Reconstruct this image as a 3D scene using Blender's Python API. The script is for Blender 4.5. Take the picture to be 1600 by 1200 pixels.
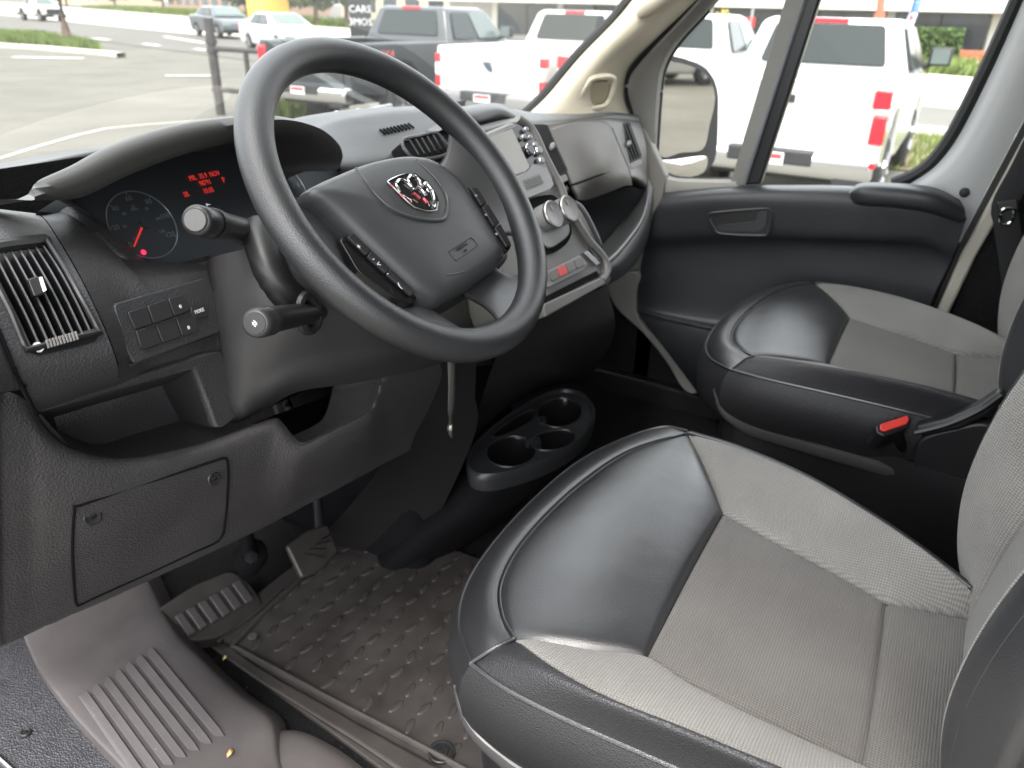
import bpy, bmesh, math, random
from mathutils import Vector, Matrix
random.seed(7)
for o in list(bpy.data.objects): bpy.data.objects.remove(o)
SC = bpy.context.scene
COL = SC.collection
rad = math.radians

# ------------------------------------------------------------------ camera
# van frame: X to the passenger side, Y forward, Z up, cab floor at Z = 0
CAM = Vector((0.0, 0.0, 1.05)); FPX = 1202.0
PITCH, ROLL, YAW = rad(26.0), rad(1.56), rad(29.1)
_h = Vector((math.cos(YAW), math.sin(YAW), 0)); _r0 = Vector((math.sin(YAW), -math.cos(YAW), 0)); _z = Vector((0, 0, 1))
FWD = _h*math.cos(PITCH) - _z*math.sin(PITCH); _u1 = _z*math.cos(PITCH) + _h*math.sin(PITCH)
RGT = _r0*math.cos(ROLL) + _u1*math.sin(ROLL); UPV = -_r0*math.sin(ROLL) + _u1*math.cos(ROLL)
cd = bpy.data.cameras.new('camera'); cam = bpy.data.objects.new('camera', cd); COL.objects.link(cam)
m = Matrix((RGT, UPV, -FWD)).transposed().to_4x4(); m.translation = CAM; cam.matrix_world = m
cd.sensor_width = 36; cd.lens = 36*FPX/1600; cd.clip_start = 0.02; cd.clip_end = 1500
cd.dof.use_dof = True; cd.dof.focus_distance = 0.80; cd.dof.aperture_fstop = 7.5
SC.camera = cam
SC.render.resolution_x, SC.render.resolution_y = 1024, 768

# ------------------------------------------------------------------ world, sun, exposure
SUN_EL, SUN_AZ = rad(62), rad(262)      # azimuth measured from +Y clockwise, where the light comes from
w = bpy.data.worlds.new('World'); SC.world = w; w.use_nodes = True
nt = w.node_tree; nt.nodes.clear()
sky = nt.nodes.new('ShaderNodeTexSky'); sky.sky_type = 'NISHITA'; sky.sun_disc = False
sky.sun_elevation = SUN_EL; sky.sun_rotation = SUN_AZ; sky.dust_density = 4.0; sky.air_density = 1.0; sky.ozone_density = 1.0
bg = nt.nodes.new('ShaderNodeBackground'); bg.inputs[1].default_value = 0.15
hs = nt.nodes.new('ShaderNodeHueSaturation'); hs.inputs['Saturation'].default_value = 0.35
wo = nt.nodes.new('ShaderNodeOutputWorld')
ov = nt.nodes.new('ShaderNodeMix'); ov.data_type = 'RGBA'; ov.blend_type = 'ADD'; ov.inputs[0].default_value = 1; ov.inputs[7].default_value = (6.0, 6.1, 6.2, 1)   # even veil of bright overcast
nt.links.new(sky.outputs[0], hs.inputs['Color']); nt.links.new(hs.outputs[0], ov.inputs[6]); nt.links.new(ov.outputs[2], bg.inputs[0]); nt.links.new(bg.outputs[0], wo.inputs[0])
sd = bpy.data.lights.new('sun', 'SUN'); sd.energy = 1.05; sd.angle = rad(18); sd.color = (1, .93, .86)
so = bpy.data.objects.new('sun', sd); COL.objects.link(so)
sdir = Vector((math.sin(SUN_AZ)*math.cos(SUN_EL), math.cos(SUN_AZ)*math.cos(SUN_EL), math.sin(SUN_EL)))
so.rotation_euler = sdir.to_track_quat('Z', 'Y').to_euler(); so.location = sdir*60
SC.view_settings.view_transform = 'Standard'; SC.view_settings.look = 'None'
SC.view_settings.gamma = 1; SC.view_settings.use_curve_mapping = False
SC.view_settings.exposure = 1.45
SC.render.engine = 'CYCLES'
SC.cycles.max_bounces = 10; SC.cycles.transparent_max_bounces = 16; SC.cycles.diffuse_bounces = 5

# ------------------------------------------------------------------ picking and geometry helpers
def ray(px, py): return FWD + RGT*((px-800)/FPX) - UPV*((py-600)/FPX)
def PX(px, py, x): d = ray(px, py); return CAM + d*((x-CAM.x)/d.x)
def PY(px, py, y): d = ray(px, py); return CAM + d*((y-CAM.y)/d.y)
def PZ(px, py, z): d = ray(px, py); return CAM + d*((z-CAM.z)/d.z)
def PP(px, py, pl): d = ray(px, py); p0, n = pl; return CAM + d*((p0-CAM).dot(n)/d.dot(n))
def plane(p, n): return (Vector(p), Vector(n).normalized())

def crv(pts, n, closed=False):
    """Catmull-Rom through pts, n samples evenly spaced along its length"""
    P = [Vector(p) for p in pts]
    if len(P) == 2 and not closed: return [P[0].lerp(P[1], i/(n-1)) for i in range(n)]
    if closed: Q = [P[-1]] + P + [P[0], P[1]]
    else: Q = [P[0]*2-P[1]] + P + [P[-1]*2-P[-2]]
    D = []
    for i in range(1, len(Q)-2):
        a, b, c, d = Q[i-1:i+3]
        for k in range(12):
            t = k/12
            D.append(0.5*((2*b)+(c-a)*t+(2*a-5*b+4*c-d)*t*t+(3*b-a-3*c+d)*t**3))
    D.append(Q[-2].copy())
    L = [0]
    for i in range(1, len(D)): L.append(L[-1]+(D[i]-D[i-1]).length)
    out = []; j = 0; m_ = n if closed else n-1
    for i in range(n):
        s = L[-1]*i/m_
        while j < len(L)-2 and L[j+1] < s: j += 1
        f = (s-L[j])/max(L[j+1]-L[j], 1e-9); out.append(D[j].lerp(D[j+1], min(max(f, 0), 1)))
    return out

def link(o, parent=None):
    COL.objects.link(o)
    if parent is not None:
        o.parent = parent
        o.matrix_parent_inverse = WORLD[parent.name].inverted()
        WORLD[o.name] = Matrix.Identity(4)
    return o
WORLD = {}
def mesh(name, vs, fs, mat, parent=None, smooth=True, ang=40):
    me = bpy.data.meshes.new(name); me.from_pydata([tuple(v) for v in vs], [], fs); me.validate(); me.update()
    bm = bmesh.new(); bm.from_mesh(me); bmesh.ops.recalc_face_normals(bm, faces=bm.faces); bm.to_mesh(me); bm.free()
    if smooth:
        me.polygons.foreach_set('use_smooth', [True]*len(me.polygons)); me.set_sharp_from_angle(angle=rad(ang))
    if mat: me.materials.append(mat)
    o = bpy.data.objects.new(name, me)
    if parent is None: WORLD[o.name] = Matrix.Identity(4)
    return link(o, parent)
def tag(o, label, cat=None, group=None, kind=None):
    if label: o['label'] = label
    if cat: o['category'] = cat
    if group: o['group'] = group
    if kind: o['kind'] = kind
    return o
def thing(name, loc, label, cat, group=None, mw=None):
    o = bpy.data.objects.new(name, None); o.empty_display_size = .1
    COL.objects.link(o); M = mw if mw is not None else Matrix.Translation(Vector(loc))
    o.matrix_world = M; WORLD[o.name] = M.copy()
    return tag(o, label, cat, group)
def local(o, M):
    """the mesh was built in the frame M: place it there under its parent"""
    o.matrix_parent_inverse = Matrix.Identity(4)
    o.matrix_basis = WORLD[o.parent.name].inverted() @ M if o.parent else M
    return o
def bev(o, w, seg=3, ang=30):
    b = o.modifiers.new('bevel', 'BEVEL'); b.width = w; b.segments = seg; b.limit_method = 'ANGLE'; b.angle_limit = rad(ang); b.harden_normals = False
    return o
def sub(o, n=1):
    s = o.modifiers.new('sub', 'SUBSURF'); s.levels = n; s.render_levels = n; return o
def solid(o, t, off=-1):
    s = o.modifiers.new('solid', 'SOLIDIFY'); s.thickness = t; s.offset = off; return o

def gridfaces(nu, nv, cu=False, cv=False, skip=None):
    F = []
    for j in range(nv-(0 if cv else 1)):
        for i in range(nu-(0 if cu else 1)):
            if skip and skip(i, j): continue
            a = j*nu+i; b = j*nu+(i+1) % nu; c = ((j+1) % nv)*nu+(i+1) % nu; d = ((j+1) % nv)*nu+i
            F.append((a, b, c, d))
    return F
def crvp(pts, n):
    """the same curve sampled evenly in its parameter, so rows keep matching points"""
    P = [Vector(p) for p in pts]; Q = [P[0]*2-P[1]] + P + [P[-1]*2-P[-2]]; out = []
    for i in range(n):
        x = (len(P)-1)*i/(n-1); k = min(int(x), len(P)-2); t = x-k; a, b, c, d = Q[k:k+4]
        out.append(0.5*((2*b)+(c-a)*t+(2*a-5*b+4*c-d)*t*t+(3*b-a-3*c+d)*t**3))
    return out
def loftpts(rows, nu, nv, par=False):
    R = [(crvp if par else crv)(r, nu) for r in rows]
    Cc = [crv([R[j][i] for j in range(len(R))], nv) for i in range(nu)]
    return [[Cc[i][j] for i in range(nu)] for j in range(nv)]     # [row][col]
def loft(name, rows, mat, parent, nu=40, nv=24, thick=0, skip=None, off=-1, par=False):
    G = loftpts(rows, nu, nv, par)
    o = mesh(name, [p for r in G for p in r], gridfaces(nu, nv, skip=skip), mat, parent, ang=70)
    if thick: solid(o, thick, off)
    return o
def slab(name, pts, ext, mat, parent, bevel=0, smooth=True, seg=3):
    n = len(pts); ext = Vector(ext); P = [Vector(p) for p in pts]
    vs = P + [p+ext for p in P]
    fs = [tuple(range(n)), tuple(range(2*n-1, n-1, -1))] + [(i, (i+1) % n, n+(i+1) % n, n+i) for i in range(n)]
    o = mesh(name, vs, fs, mat, parent, smooth)
    if bevel: bev(o, bevel, seg)
    return o
def rnd(pts, r, n=5):
    """round the corners of a closed 3D outline"""
    P = [Vector(p) for p in pts]; out = []; N = len(P)
    for i in range(N):
        a, b, c = P[i-1], P[i], P[(i+1) % N]
        d1 = (a-b); d2 = (c-b); q = min(r, d1.length*.48, d2.length*.48)
        s = b+d1.normalized()*q; e = b+d2.normalized()*q
        for k in range(n+1):
            t = k/n; out.append(s*(1-t)**2 + b*2*t*(1-t) + e*t*t)
    return out
def frame_of(path, i, closed):
    n = len(path)
    if closed: return (path[(i+1) % n]-path[i-1]).normalized()
    return (path[min(i+1, n-1)]-path[max(i-1, 0)]).normalized()
def tubepts(path, r, seg=10, closed=False, up=Vector((0, 0, 1)), flat=1.0):
    vs = []
    for i, p in enumerate(path):
        t = frame_of(path, i, closed); u = up - t*up.dot(t)
        if u.length < 1e-4: u = Vector((1, 0, 0)) - t*t.x
        u.normalize(); s = t.cross(u); rr = r[i] if hasattr(r, '__len__') else r
        for k in range(seg):
            a = 2*math.pi*k/seg; vs.append(p + u*(math.sin(a)*rr*flat) + s*(math.cos(a)*rr))
    return vs
def tube(name, path, r, mat, parent, seg=10, closed=False, up=Vector((0, 0, 1)), flat=1.0):
    path = [Vector(p) for p in path]; n = len(path)
    vs = tubepts(path, r, seg, closed, up, flat); fs = gridfaces(seg, n, cu=True, cv=closed)
    if not closed: fs += [tuple(range(seg-1, -1, -1)), tuple(range((n-1)*seg, n*seg))]
    return mesh(name, vs, fs, mat, parent)
def basis(axis):
    a = Vector(axis).normalized(); u = a.orthogonal().normalized(); return u, a.cross(u), a
def lathe(name, prof, org, axis, mat, parent, seg=24, sx=1.0, ang=35):
    """prof: (radius, height along axis)"""
    u, v, a = basis(axis); org = Vector(org); vs = []; n = len(prof)
    for r_, h_ in prof:
        for k in range(seg):
            t = 2*math.pi*k/seg; vs.append(org + a*h_ + u*(r_*math.cos(t)) + v*(r_*math.sin(t)*sx))
    fs = gridfaces(seg, n, cu=True)
    if prof[0][0] < .0015: fs.append(tuple(range(seg-1, -1, -1)))
    if prof[-1][0] < .0015: fs.append(tuple(range((n-1)*seg, n*seg)))
    return mesh(name, vs, fs, mat, parent, ang=ang)
def box(name, c, s, mat, parent, R=None, bevel=0, seg=2):
    c = Vector(c); vs = []
    for z in (-.5, .5):
        for x, y in ((-.5, -.5), (.5, -.5), (.5, .5), (-.5, .5)):
            v = Vector((x*s[0], y*s[1], z*s[2])); vs.append(c + (R @ v if R else v))
    o = mesh(name, vs, [(3, 2, 1, 0), (4, 5, 6, 7), (0, 1, 5, 4), (1, 2, 6, 5), (2, 3, 7, 6), (3, 0, 4, 7)], mat, parent, smooth=bool(bevel))
    if bevel: bev(o, bevel, seg)
    return o
def coons(name, B, R, T, L, mat, parent, nu=40, nv=40, puff=0.0, sink=0.004, pw=.5, nrm=Vector((0, 0, 1)), edge=.06):
    """four-sided upholstery panel: B left>right, T left>right, L bottom>top, R bottom>top; pillows along nrm, sinks into its seams"""
    b = crv(B, nu); t = crv(T, nu); l = crv(L, nv); r_ = crv(R, nv); vs = []
    for j in range(nv):
        v = j/(nv-1)
        for i in range(nu):
            u = i/(nu-1)
            p = (1-v)*b[i] + v*t[i] + (1-u)*l[j] + u*r_[j] - ((1-u)*(1-v)*b[0] + u*(1-v)*b[-1] + (1-u)*v*t[0] + u*v*t[-1])
            q = (16*u*(1-u)*v*(1-v))**pw
            e = min(u, 1-u, v, 1-v)
            s = math.exp(-(e/edge)**2*4)
            vs.append(p + nrm*(puff*q - sink*s))
    return mesh(name, vs, gridfaces(nu, nv), mat, parent)
def text(name, body, size, M, mat, parent, ext=.0004, align='CENTER', sx=1.0):
    cu = bpy.data.curves.new(name, 'FONT'); cu.body = body; cu.size = size; cu.extrude = ext; cu.align_x = align; cu.align_y = 'CENTER'; cu.resolution_u = 2
    o = bpy.data.objects.new(name, cu); COL.objects.link(o)
    dg = bpy.context.evaluated_depsgraph_get(); me = bpy.data.meshes.new_from_object(o.evaluated_get(dg)); bpy.data.objects.remove(o)
    me.materials.clear(); me.materials.append(mat); me.transform(M @ Matrix.Diagonal((sx, 1, 1, 1)))
    q = bpy.data.objects.new(name, me)
    if parent is None: WORLD[q.name] = Matrix.Identity(4)
    return link(q, parent)
def frame3(o, x, z):
    """matrix with origin o, x axis x, normal z"""
    z = Vector(z).normalized(); x = Vector(x); x = (x - z*x.dot(z)).normalized(); y = z.cross(x)
    M = Matrix((x, y, z)).transposed().to_4x4(); M.translation = Vector(o); return M
def dup(root, off, label, name=None):
    r_ = root.copy(); COL.objects.link(r_); r_.location = WORLD[root.name].translation + Vector(off); r_['label'] = label
    WORLD[r_.name] = Matrix.Translation(r_.location)
    for ch in [c for c in bpy.data.objects if c.parent == root]:
        c = ch.copy(); COL.objects.link(c); mi = ch.matrix_parent_inverse.copy(); c.parent = r_; c.matrix_parent_inverse = mi
        for g in [k for k in bpy.data.objects if k.parent == ch]:
            d = g.copy(); COL.objects.link(d); mi = g.matrix_parent_inverse.copy(); d.parent = c; d.matrix_parent_inverse = mi
    return r_

# ------------------------------------------------------------------ materials
def M_(name, col, rough=.5, metal=0.0, spec=.5, bump=None, var=0.0, vscale=6, rvar=0.0, coat=0.0, emit=None, bump2=None, dust=0.0, detail=4):
    m = bpy.data.materials.new(name); m.use_nodes = True; n = m.node_tree; b = n.nodes['Principled BSDF']
    b.inputs['Base Color'].default_value = (*col, 1); b.inputs['Roughness'].default_value = rough; b.inputs['Metallic'].default_value = metal
    b.inputs['Specular IOR Level'].default_value = spec; b.inputs['Coat Weight'].default_value = coat; b.inputs['Coat Roughness'].default_value = .08
    tc = n.nodes.new('ShaderNodeTexCoord')
    if var or rvar or dust:
        nz = n.nodes.new('ShaderNodeTexNoise'); nz.inputs['Scale'].default_value = vscale; nz.inputs['Detail'].default_value = detail; nz.inputs['Roughness'].default_value = .65
        n.links.new(tc.outputs['Object'], nz.inputs['Vector'])
    if var:
        mp = n.nodes.new('ShaderNodeMapRange'); mp.inputs[1].default_value = .3; mp.inputs[2].default_value = .7; mp.inputs[3].default_value = 1-var; mp.inputs[4].default_value = 1+var
        mx = n.nodes.new('ShaderNodeMix'); mx.data_type = 'RGBA'; mx.blend_type = 'MULTIPLY'; mx.inputs[0].default_value = 1; mx.inputs[6].default_value = (*col, 1)
        n.links.new(nz.outputs[0], mp.inputs[0]); n.links.new(mp.outputs[0], mx.inputs[7]); last = mx.outputs[2]
        n.links.new(last, b.inputs['Base Color'])
    if rvar:
        mr = n.nodes.new('ShaderNodeMapRange'); mr.inputs[1].default_value = .3; mr.inputs[2].default_value = .7; mr.inputs[3].default_value = rough-rvar; mr.inputs[4].default_value = rough+rvar
        n.links.new(nz.outputs[0], mr.inputs[0]); n.links.new(mr.outputs[0], b.inputs['Roughness'])
    prev = None
    for bp in (bump, bump2):
        if not bp: continue
        kind, sc, st, dist = bp
        if kind == 'noise': t = n.nodes.new('ShaderNodeTexNoise'); t.inputs['Detail'].default_value = 2
        else: t = n.nodes.new('ShaderNodeTexVoronoi'); t.feature = 'F1'
        t.inputs['Scale'].default_value = sc; n.links.new(tc.outputs['Object'], t.inputs['Vector'])
        bn = n.nodes.new('ShaderNodeBump'); bn.inputs['Strength'].default_value = st; bn.inputs['Distance'].default_value = dist
        n.links.new(t.outputs[0], bn.inputs['Height'])
        if prev: n.links.new(prev.outputs[0], bn.inputs['Normal'])
        prev = bn
    if prev: n.links.new(prev.outputs[0], b.inputs['Normal'])
    if emit: b.inputs['Emission Color'].default_value = (*emit[:3], 1); b.inputs['Emission Strength'].default_value = emit[3]
    return m
PLASTIC = M_('dash_plastic', (.052, .0515, .053), .43, spec=.55, bump=('voronoi', 440, .7, .0010), var=.12, vscale=9, rvar=.07)
PLASTIC2 = M_('dash_plastic_upper', (.051, .0515, .054), .42, bump=('voronoi', 440, .6, .0010), var=.10, vscale=9, rvar=.06)
PLBRN = M_('lower_plastic', (.048, .046, .047), .45, bump=('voronoi', 430, .7, .0010), var=.16, vscale=7, rvar=.08)
BLACK = M_('black_plastic', (.014, .014, .015), .42, bump=('noise', 700, .15, .0004), var=.15, rvar=.06)
BLKGLOSS = M_('gloss_black', (.010, .010, .011), .18, spec=.5)
VOID = M_('shade_black', (.006, .006, .007), .9, spec=.1)  # near-black that paints deep shade into gaps and under the dash
CARPET = M_('carpet', (.010, .010, .0105), .95, spec=.2, bump=('noise', 260, .9, .004), var=.3, vscale=60)
LEATHER = M_('leather', (.017, .0175, .0195), .34, spec=.9, bump=('voronoi', 700, .30, .0006), bump2=('noise', 11, .22, .008), var=.1, vscale=5, rvar=.05)
LEATHER.node_tree.nodes['Principled BSDF'].inputs['IOR'].default_value = 1.62
GRAINLEATHER = M_('grained_leather', (.020, .020, .022), .42, spec=.55, bump=('voronoi', 620, .7, .0009), var=.1, vscale=5)
SKIRTM = M_('skirt_vinyl', (.015, .015, .0165), .50, spec=.45, bump=('voronoi', 620, .5, .0008), var=.1, vscale=5)
RIMLEATHER = M_('rim_urethane', (.021, .022, .024), .34, spec=.75, bump=('voronoi', 900, .45, .0006), rvar=.07, var=.10)
HUBPL = M_('hub_plastic', (.039, .041, .043), .42, spec=.55, bump=('voronoi', 1200, .25, .0004), var=.08, rvar=.05)
BEIGE = M_('beige_trim', (.50, .455, .36), .62, bump=('voronoi', 700, .2, .0005), var=.05, vscale=5)
GREYTRIM = M_('grey_trim', (.30, .295, .27), .6, bump=('voronoi', 700, .2, .0005), var=.05)
GREYPAINT = M_('grey_painted_metal', (.46, .47, .47), .32, coat=.4, bump=('noise', 9, .04, .004))
RUBBER = M_('rubber_seal', (.012, .012, .013), .6)
MATR = M_('floor_mat', (.040, .035, .0325), .58, bump=('noise', 420, .3, .001), var=.30, vscale=9, rvar=.14)
STEPM = M_('step_plastic', (.078, .070, .070), .44, bump=('voronoi', 900, .35, .0006), var=.16, vscale=8, rvar=.08)
SILL = M_('sill_plastic', (.040, .041, .046), .38, bump=('voronoi', 330, 1.0, .0016), var=.2, vscale=30, rvar=.08)
CHROME = M_('chrome', (.75, .76, .77), .12, metal=1)
STEEL = M_('steel', (.42, .40, .38), .35, metal=1)
SILVERPL = M_('silver_plastic', (.185, .185, .188), .38, bump=('noise', 600, .1, .0003))
WHITEPR = M_('white_print', (.75, .75, .75), .5)
DIMPR = M_('dim_print', (.17, .19, .21), .5)
SCREEN = M_('radio_screen', (.21, .21, .19), .25, spec=.5, var=.06, vscale=12)
REDBTN = M_('red_button', (.50, .06, .06), .4)
REDEMIT = M_('red_led', (.30, .01, .01), .4, emit=(1, .06, .05, .22))
REDHOT = M_('red_warning_led', (.5, .01, .03), .4, emit=(1, .03, .10, .7))
REDBUCKLE = M_('red_buckle_plastic', (.62, .05, .04), .4)
LENSBLK = M_('cluster_face', (.044, .050, .056), .30, spec=.5)
STITCH = M_('stitch_thread', (.035, .035, .04), .6)

def fabric(name, col1, col2, sc, vert=False):
    m = bpy.data.materials.new(name); m.use_nodes = True; n = m.node_tree; b = n.nodes['Principled BSDF']; b.inputs['Roughness'].default_value = .8
    b.inputs['Sheen Weight'].default_value = .15; b.inputs['Specular IOR Level'].default_value = .25
    tc = n.nodes.new('ShaderNodeTexCoord'); sp = n.nodes.new('ShaderNodeSeparateXYZ'); n.links.new(tc.outputs['Object'], sp.inputs[0])
    def math_(op, a, b_=None):
        q = n.nodes.new('ShaderNodeMath'); q.operation = op
        for k, v in ((0, a), (1, b_)):
            if v is None: continue
            if isinstance(v, (int, float)): q.inputs[k].default_value = v
            else: n.links.new(v, q.inputs[k])
        return q.outputs[0]
    # two thread directions at 45 degrees in plan, height folded in so walls get the weave too
    yz = sp.outputs[2] if vert else sp.outputs[1]
    a = math_('SINE', math_('MULTIPLY', math_('ADD', sp.outputs[0], yz), sc))
    c = math_('SINE', math_('MULTIPLY', math_('SUBTRACT', sp.outputs[0], yz), sc))
    wv = math_('MULTIPLY', a, c)
    mp = n.nodes.new('ShaderNodeMapRange'); mp.inputs[1].default_value = -.55; mp.inputs[2].default_value = .75; n.links.new(wv, mp.inputs[0])
    nz = n.nodes.new('ShaderNodeTexNoise'); nz.inputs['Scale'].default_value = 7; nz.inputs['Detail'].default_value = 5; n.links.new(tc.outputs['Object'], nz.inputs['Vector'])
    mx = n.nodes.new('ShaderNodeMix'); mx.data_type = 'RGBA'; mx.inputs[6].default_value = (*col1, 1); mx.inputs[7].default_value = (*col2, 1); n.links.new(mp.outputs[0], mx.inputs[0])
    m2 = n.nodes.new('ShaderNodeMix'); m2.data_type = 'RGBA'; m2.blend_type = 'MULTIPLY'; m2.inputs[0].default_value = 1
    st = n.nodes.new('ShaderNodeMapRange'); st.inputs[1].default_value = .3; st.inputs[2].default_value = .7; st.inputs[3].default_value = .82; st.inputs[4].default_value = 1.1; n.links.new(nz.outputs[0], st.inputs[0])
    n.links.new(mx.outputs[2], m2.inputs[6]); n.links.new(st.outputs[0], m2.inputs[7]); n.links.new(m2.outputs[2], b.inputs['Base Color'])
    bn = n.nodes.new('ShaderNodeBump'); bn.inputs['Strength'].default_value = .5; bn.inputs['Distance'].default_value = .0012; n.links.new(wv, bn.inputs['Height']); n.links.new(bn.outputs[0], b.inputs['Normal'])
    return m
FABRIC = fabric('grey_woven_fabric', (.090, .084, .078), (.150, .142, .132), 1080)
FABRICB = fabric('grey_bolster_fabric', (.155, .149, .139), (.238, .229, .214), 1040)
FABRICV = fabric('grey_back_fabric', (.122, .116, .108), (.205, .197, .184), 1080, True)
FABRICVB = fabric('grey_back_bolster_fabric', (.155, .149, .139), (.238, .229, .214), 1040, True)

def glassmat(name, tint, refl=1.0, haze=.0, rough=.0):
    m = bpy.data.materials.new(name); m.use_nodes = True; n = m.node_tree; n.nodes.clear()
    out = n.nodes.new('ShaderNodeOutputMaterial'); tr = n.nodes.new('ShaderNodeBsdfTransparent'); tr.inputs[0].default_value = (*tint, 1)
    gl = n.nodes.new('ShaderNodeBsdfGlossy'); gl.inputs['Roughness'].default_value = rough; gl.inputs[0].default_value = (1, 1, 1, 1)
    fr = n.nodes.new('ShaderNodeFresnel'); fr.inputs[0].default_value = 1.45
    mu = n.nodes.new('ShaderNodeMath'); mu.operation = 'MULTIPLY'; mu.inputs[1].default_value = refl; n.links.new(fr.outputs[0], mu.inputs[0])
    mx = n.nodes.new('ShaderNodeMixShader'); n.links.new(mu.outputs[0], mx.inputs[0]); n.links.new(tr.outputs[0], mx.inputs[1]); n.links.new(gl.outputs[0], mx.inputs[2])
    last = mx
    if haze:
        df = n.nodes.new('ShaderNodeBsdfDiffuse'); df.inputs[0].default_value = (.8, .8, .76, 1); tl = n.nodes.new('ShaderNodeBsdfTranslucent'); tl.inputs[0].default_value = (.8, .8, .76, 1)
        ad = n.nodes.new('ShaderNodeMixShader'); ad.inputs[0].default_value = .5; n.links.new(df.outputs[0], ad.inputs[1]); n.links.new(tl.outputs[0], ad.inputs[2])
        m2 = n.nodes.new('ShaderNodeMixShader'); m2.inputs[0].default_value = haze; n.links.new(mx.outputs[0], m2.inputs[1]); n.links.new(ad.outputs[0], m2.inputs[2]); last = m2
    n.links.new(last.outputs[0], out.inputs[0]); return m
WINDGLASS = glassmat('windshield_glass', (.93, .95, .93), .22, .035)
SIDEGLASS = glassmat('side_glass', (.93, .95, .93), .4, .012)
# ------------------------------------------------------------------ outdoors
G = -0.85
def gz(px, py, dz=0): return PZ(px, py, G+dz)
ASPH = M_('asphalt', (.128, .120, .100), .9, bump=('noise', 40, .4, .01), var=.22, vscale=.55, detail=9)
ROADM = M_('road_asphalt', (.122, .117, .103), .9, bump=('noise', 30, .3, .01), var=.12, vscale=.3, detail=8)
CONC = M_('concrete', (.52, .50, .44), .85, bump=('noise', 25, .3, .01), var=.10, vscale=.4, detail=8)
PAINTW = M_('road_paint', (.72, .70, .64), .7, var=.12, vscale=3)
GRASSM = M_('grass_blades', (.12, .17, .035), .75, var=.45, vscale=.9)
SOIL = M_('verge_soil', (.20, .16, .09), .95, var=.3, vscale=2)
WHITECAR = M_('white_car_paint', (.64, .64, .615), .25, coat=.8)
DARKCAR = M_('dark_car_paint', (.028, .034, .038), .28, coat=.8)
GREYCAR = M_('charcoal_car_paint', (.05, .06, .072), .3, coat=.8)
CARGLASS = M_('car_glass', (.020, .027, .027), .12, spec=.3)
CARGLASSL = M_('car_glass_light', (.13, .165, .155), .1, spec=.5)
TYRE = M_('tyre', (.018, .018, .018), .8)
ALLOY = M_('alloy_rim', (.35, .35, .35), .35, metal=.9)
TAILRED = M_('tail_lamp_red', (.52, .012, .025), .2, coat=.5)
TAILWHT = M_('tail_lamp_clear', (.75, .70, .68), .2, coat=.5)
TAILCLR = M_('tail_lamp_pink', (.55, .40, .36), .2, coat=.5)
TRIMBLK = M_('car_trim_black', (.02, .02, .022), .5)
PLATE = M_('licence_plate', (.72, .70, .70), .5)
PLATER = M_('licence_plate_red', (.55, .05, .06), .5)
WOODP = M_('pole_wood', (.17, .125, .095), .9, bump=('noise', 30, .4, .01), var=.25, vscale=3)
GATE = M_('rusty_gate_steel', (.055, .05, .048), .6, var=.3, vscale=8)

def sheet(name, pts, z, mat, kind='structure', label=None):
    o = mesh(name, [(p[0], p[1], z) for p in pts], [tuple(range(len(pts)))], mat, None, smooth=False)
    tag(o, label, kind=kind); return o
sheet('ground', [(-700, -700), (900, -700), (900, 900), (-700, 900)], G-.03, ASPH, label='asphalt parking lot around the van')
sheet('road', [(16.9, -120), (22, -120), (22.2, 0), (38, 50), (140, 360), (95, 360), (29, 50), (24.0, 32), (18.8, 14), (17.0, 1)], G-.012, ROADM, label='grey asphalt road beyond the parking lot')
sheet('concrete_lane', [(22, -120), (32, -120), (33, 0), (55, 50), (190, 360), (140, 360), (38, 50), (22.2, 0)], G-.008, CONC, label='pale concrete far side of the road')
sheet('sidewalk', [(46, -60), (48, -60), (48, 40), (46, 30)], G+.02, CONC, label='pale walkway in front of the building')
# road markings, painted
def mark(px1, py1, px2, py2, wd, z=G-.003):
    a, b = PZ(px1, py1, z), PZ(px2, py2, z); d = (b-a); n = Vector((-d.y, d.x, 0)).normalized()*wd/2
    o = mesh('road_marking', [a+n, b+n, b-n, a-n], [(0, 1, 2, 3)], PAINTW, None, smooth=False); tag(o, None, kind='structure')
for q in ((10, 46, 32, 48, .5), (76, 53, 98, 55, .45), (145, 59.5, 170, 62, .4), (225, 68, 248, 71, .35), (258, 57, 320, 67, .35), (20, 89, 130, 91, .4), (258, 118, 345, 118, .25), (305, 76, 330, 79, .3)): mark(*q)
# windshield reflection edge, drawn as a thin white line on the near asphalt
pl = [PZ(x, y, G-.02) for x, y in ((-60, 262), (0, 247), (60, 228), (120, 211), (165, 200.5), (230, 194), (330, 187), (420, 178))]
vs = []
for i, p in enumerate(pl):
    t = (pl[min(i+1, 7)]-pl[max(i-1, 0)]).normalized(); n = Vector((-t.y, t.x, 0))*.024; vs += [p+n, p-n]
o = mesh('reflection_line', vs, [(2*i, 2*i+1, 2*i+3, 2*i+2) for i in range(7)], PAINTW, None, smooth=False); tag(o, 'thin bent white reflection line drawn on the near asphalt', kind='structure')

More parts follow.
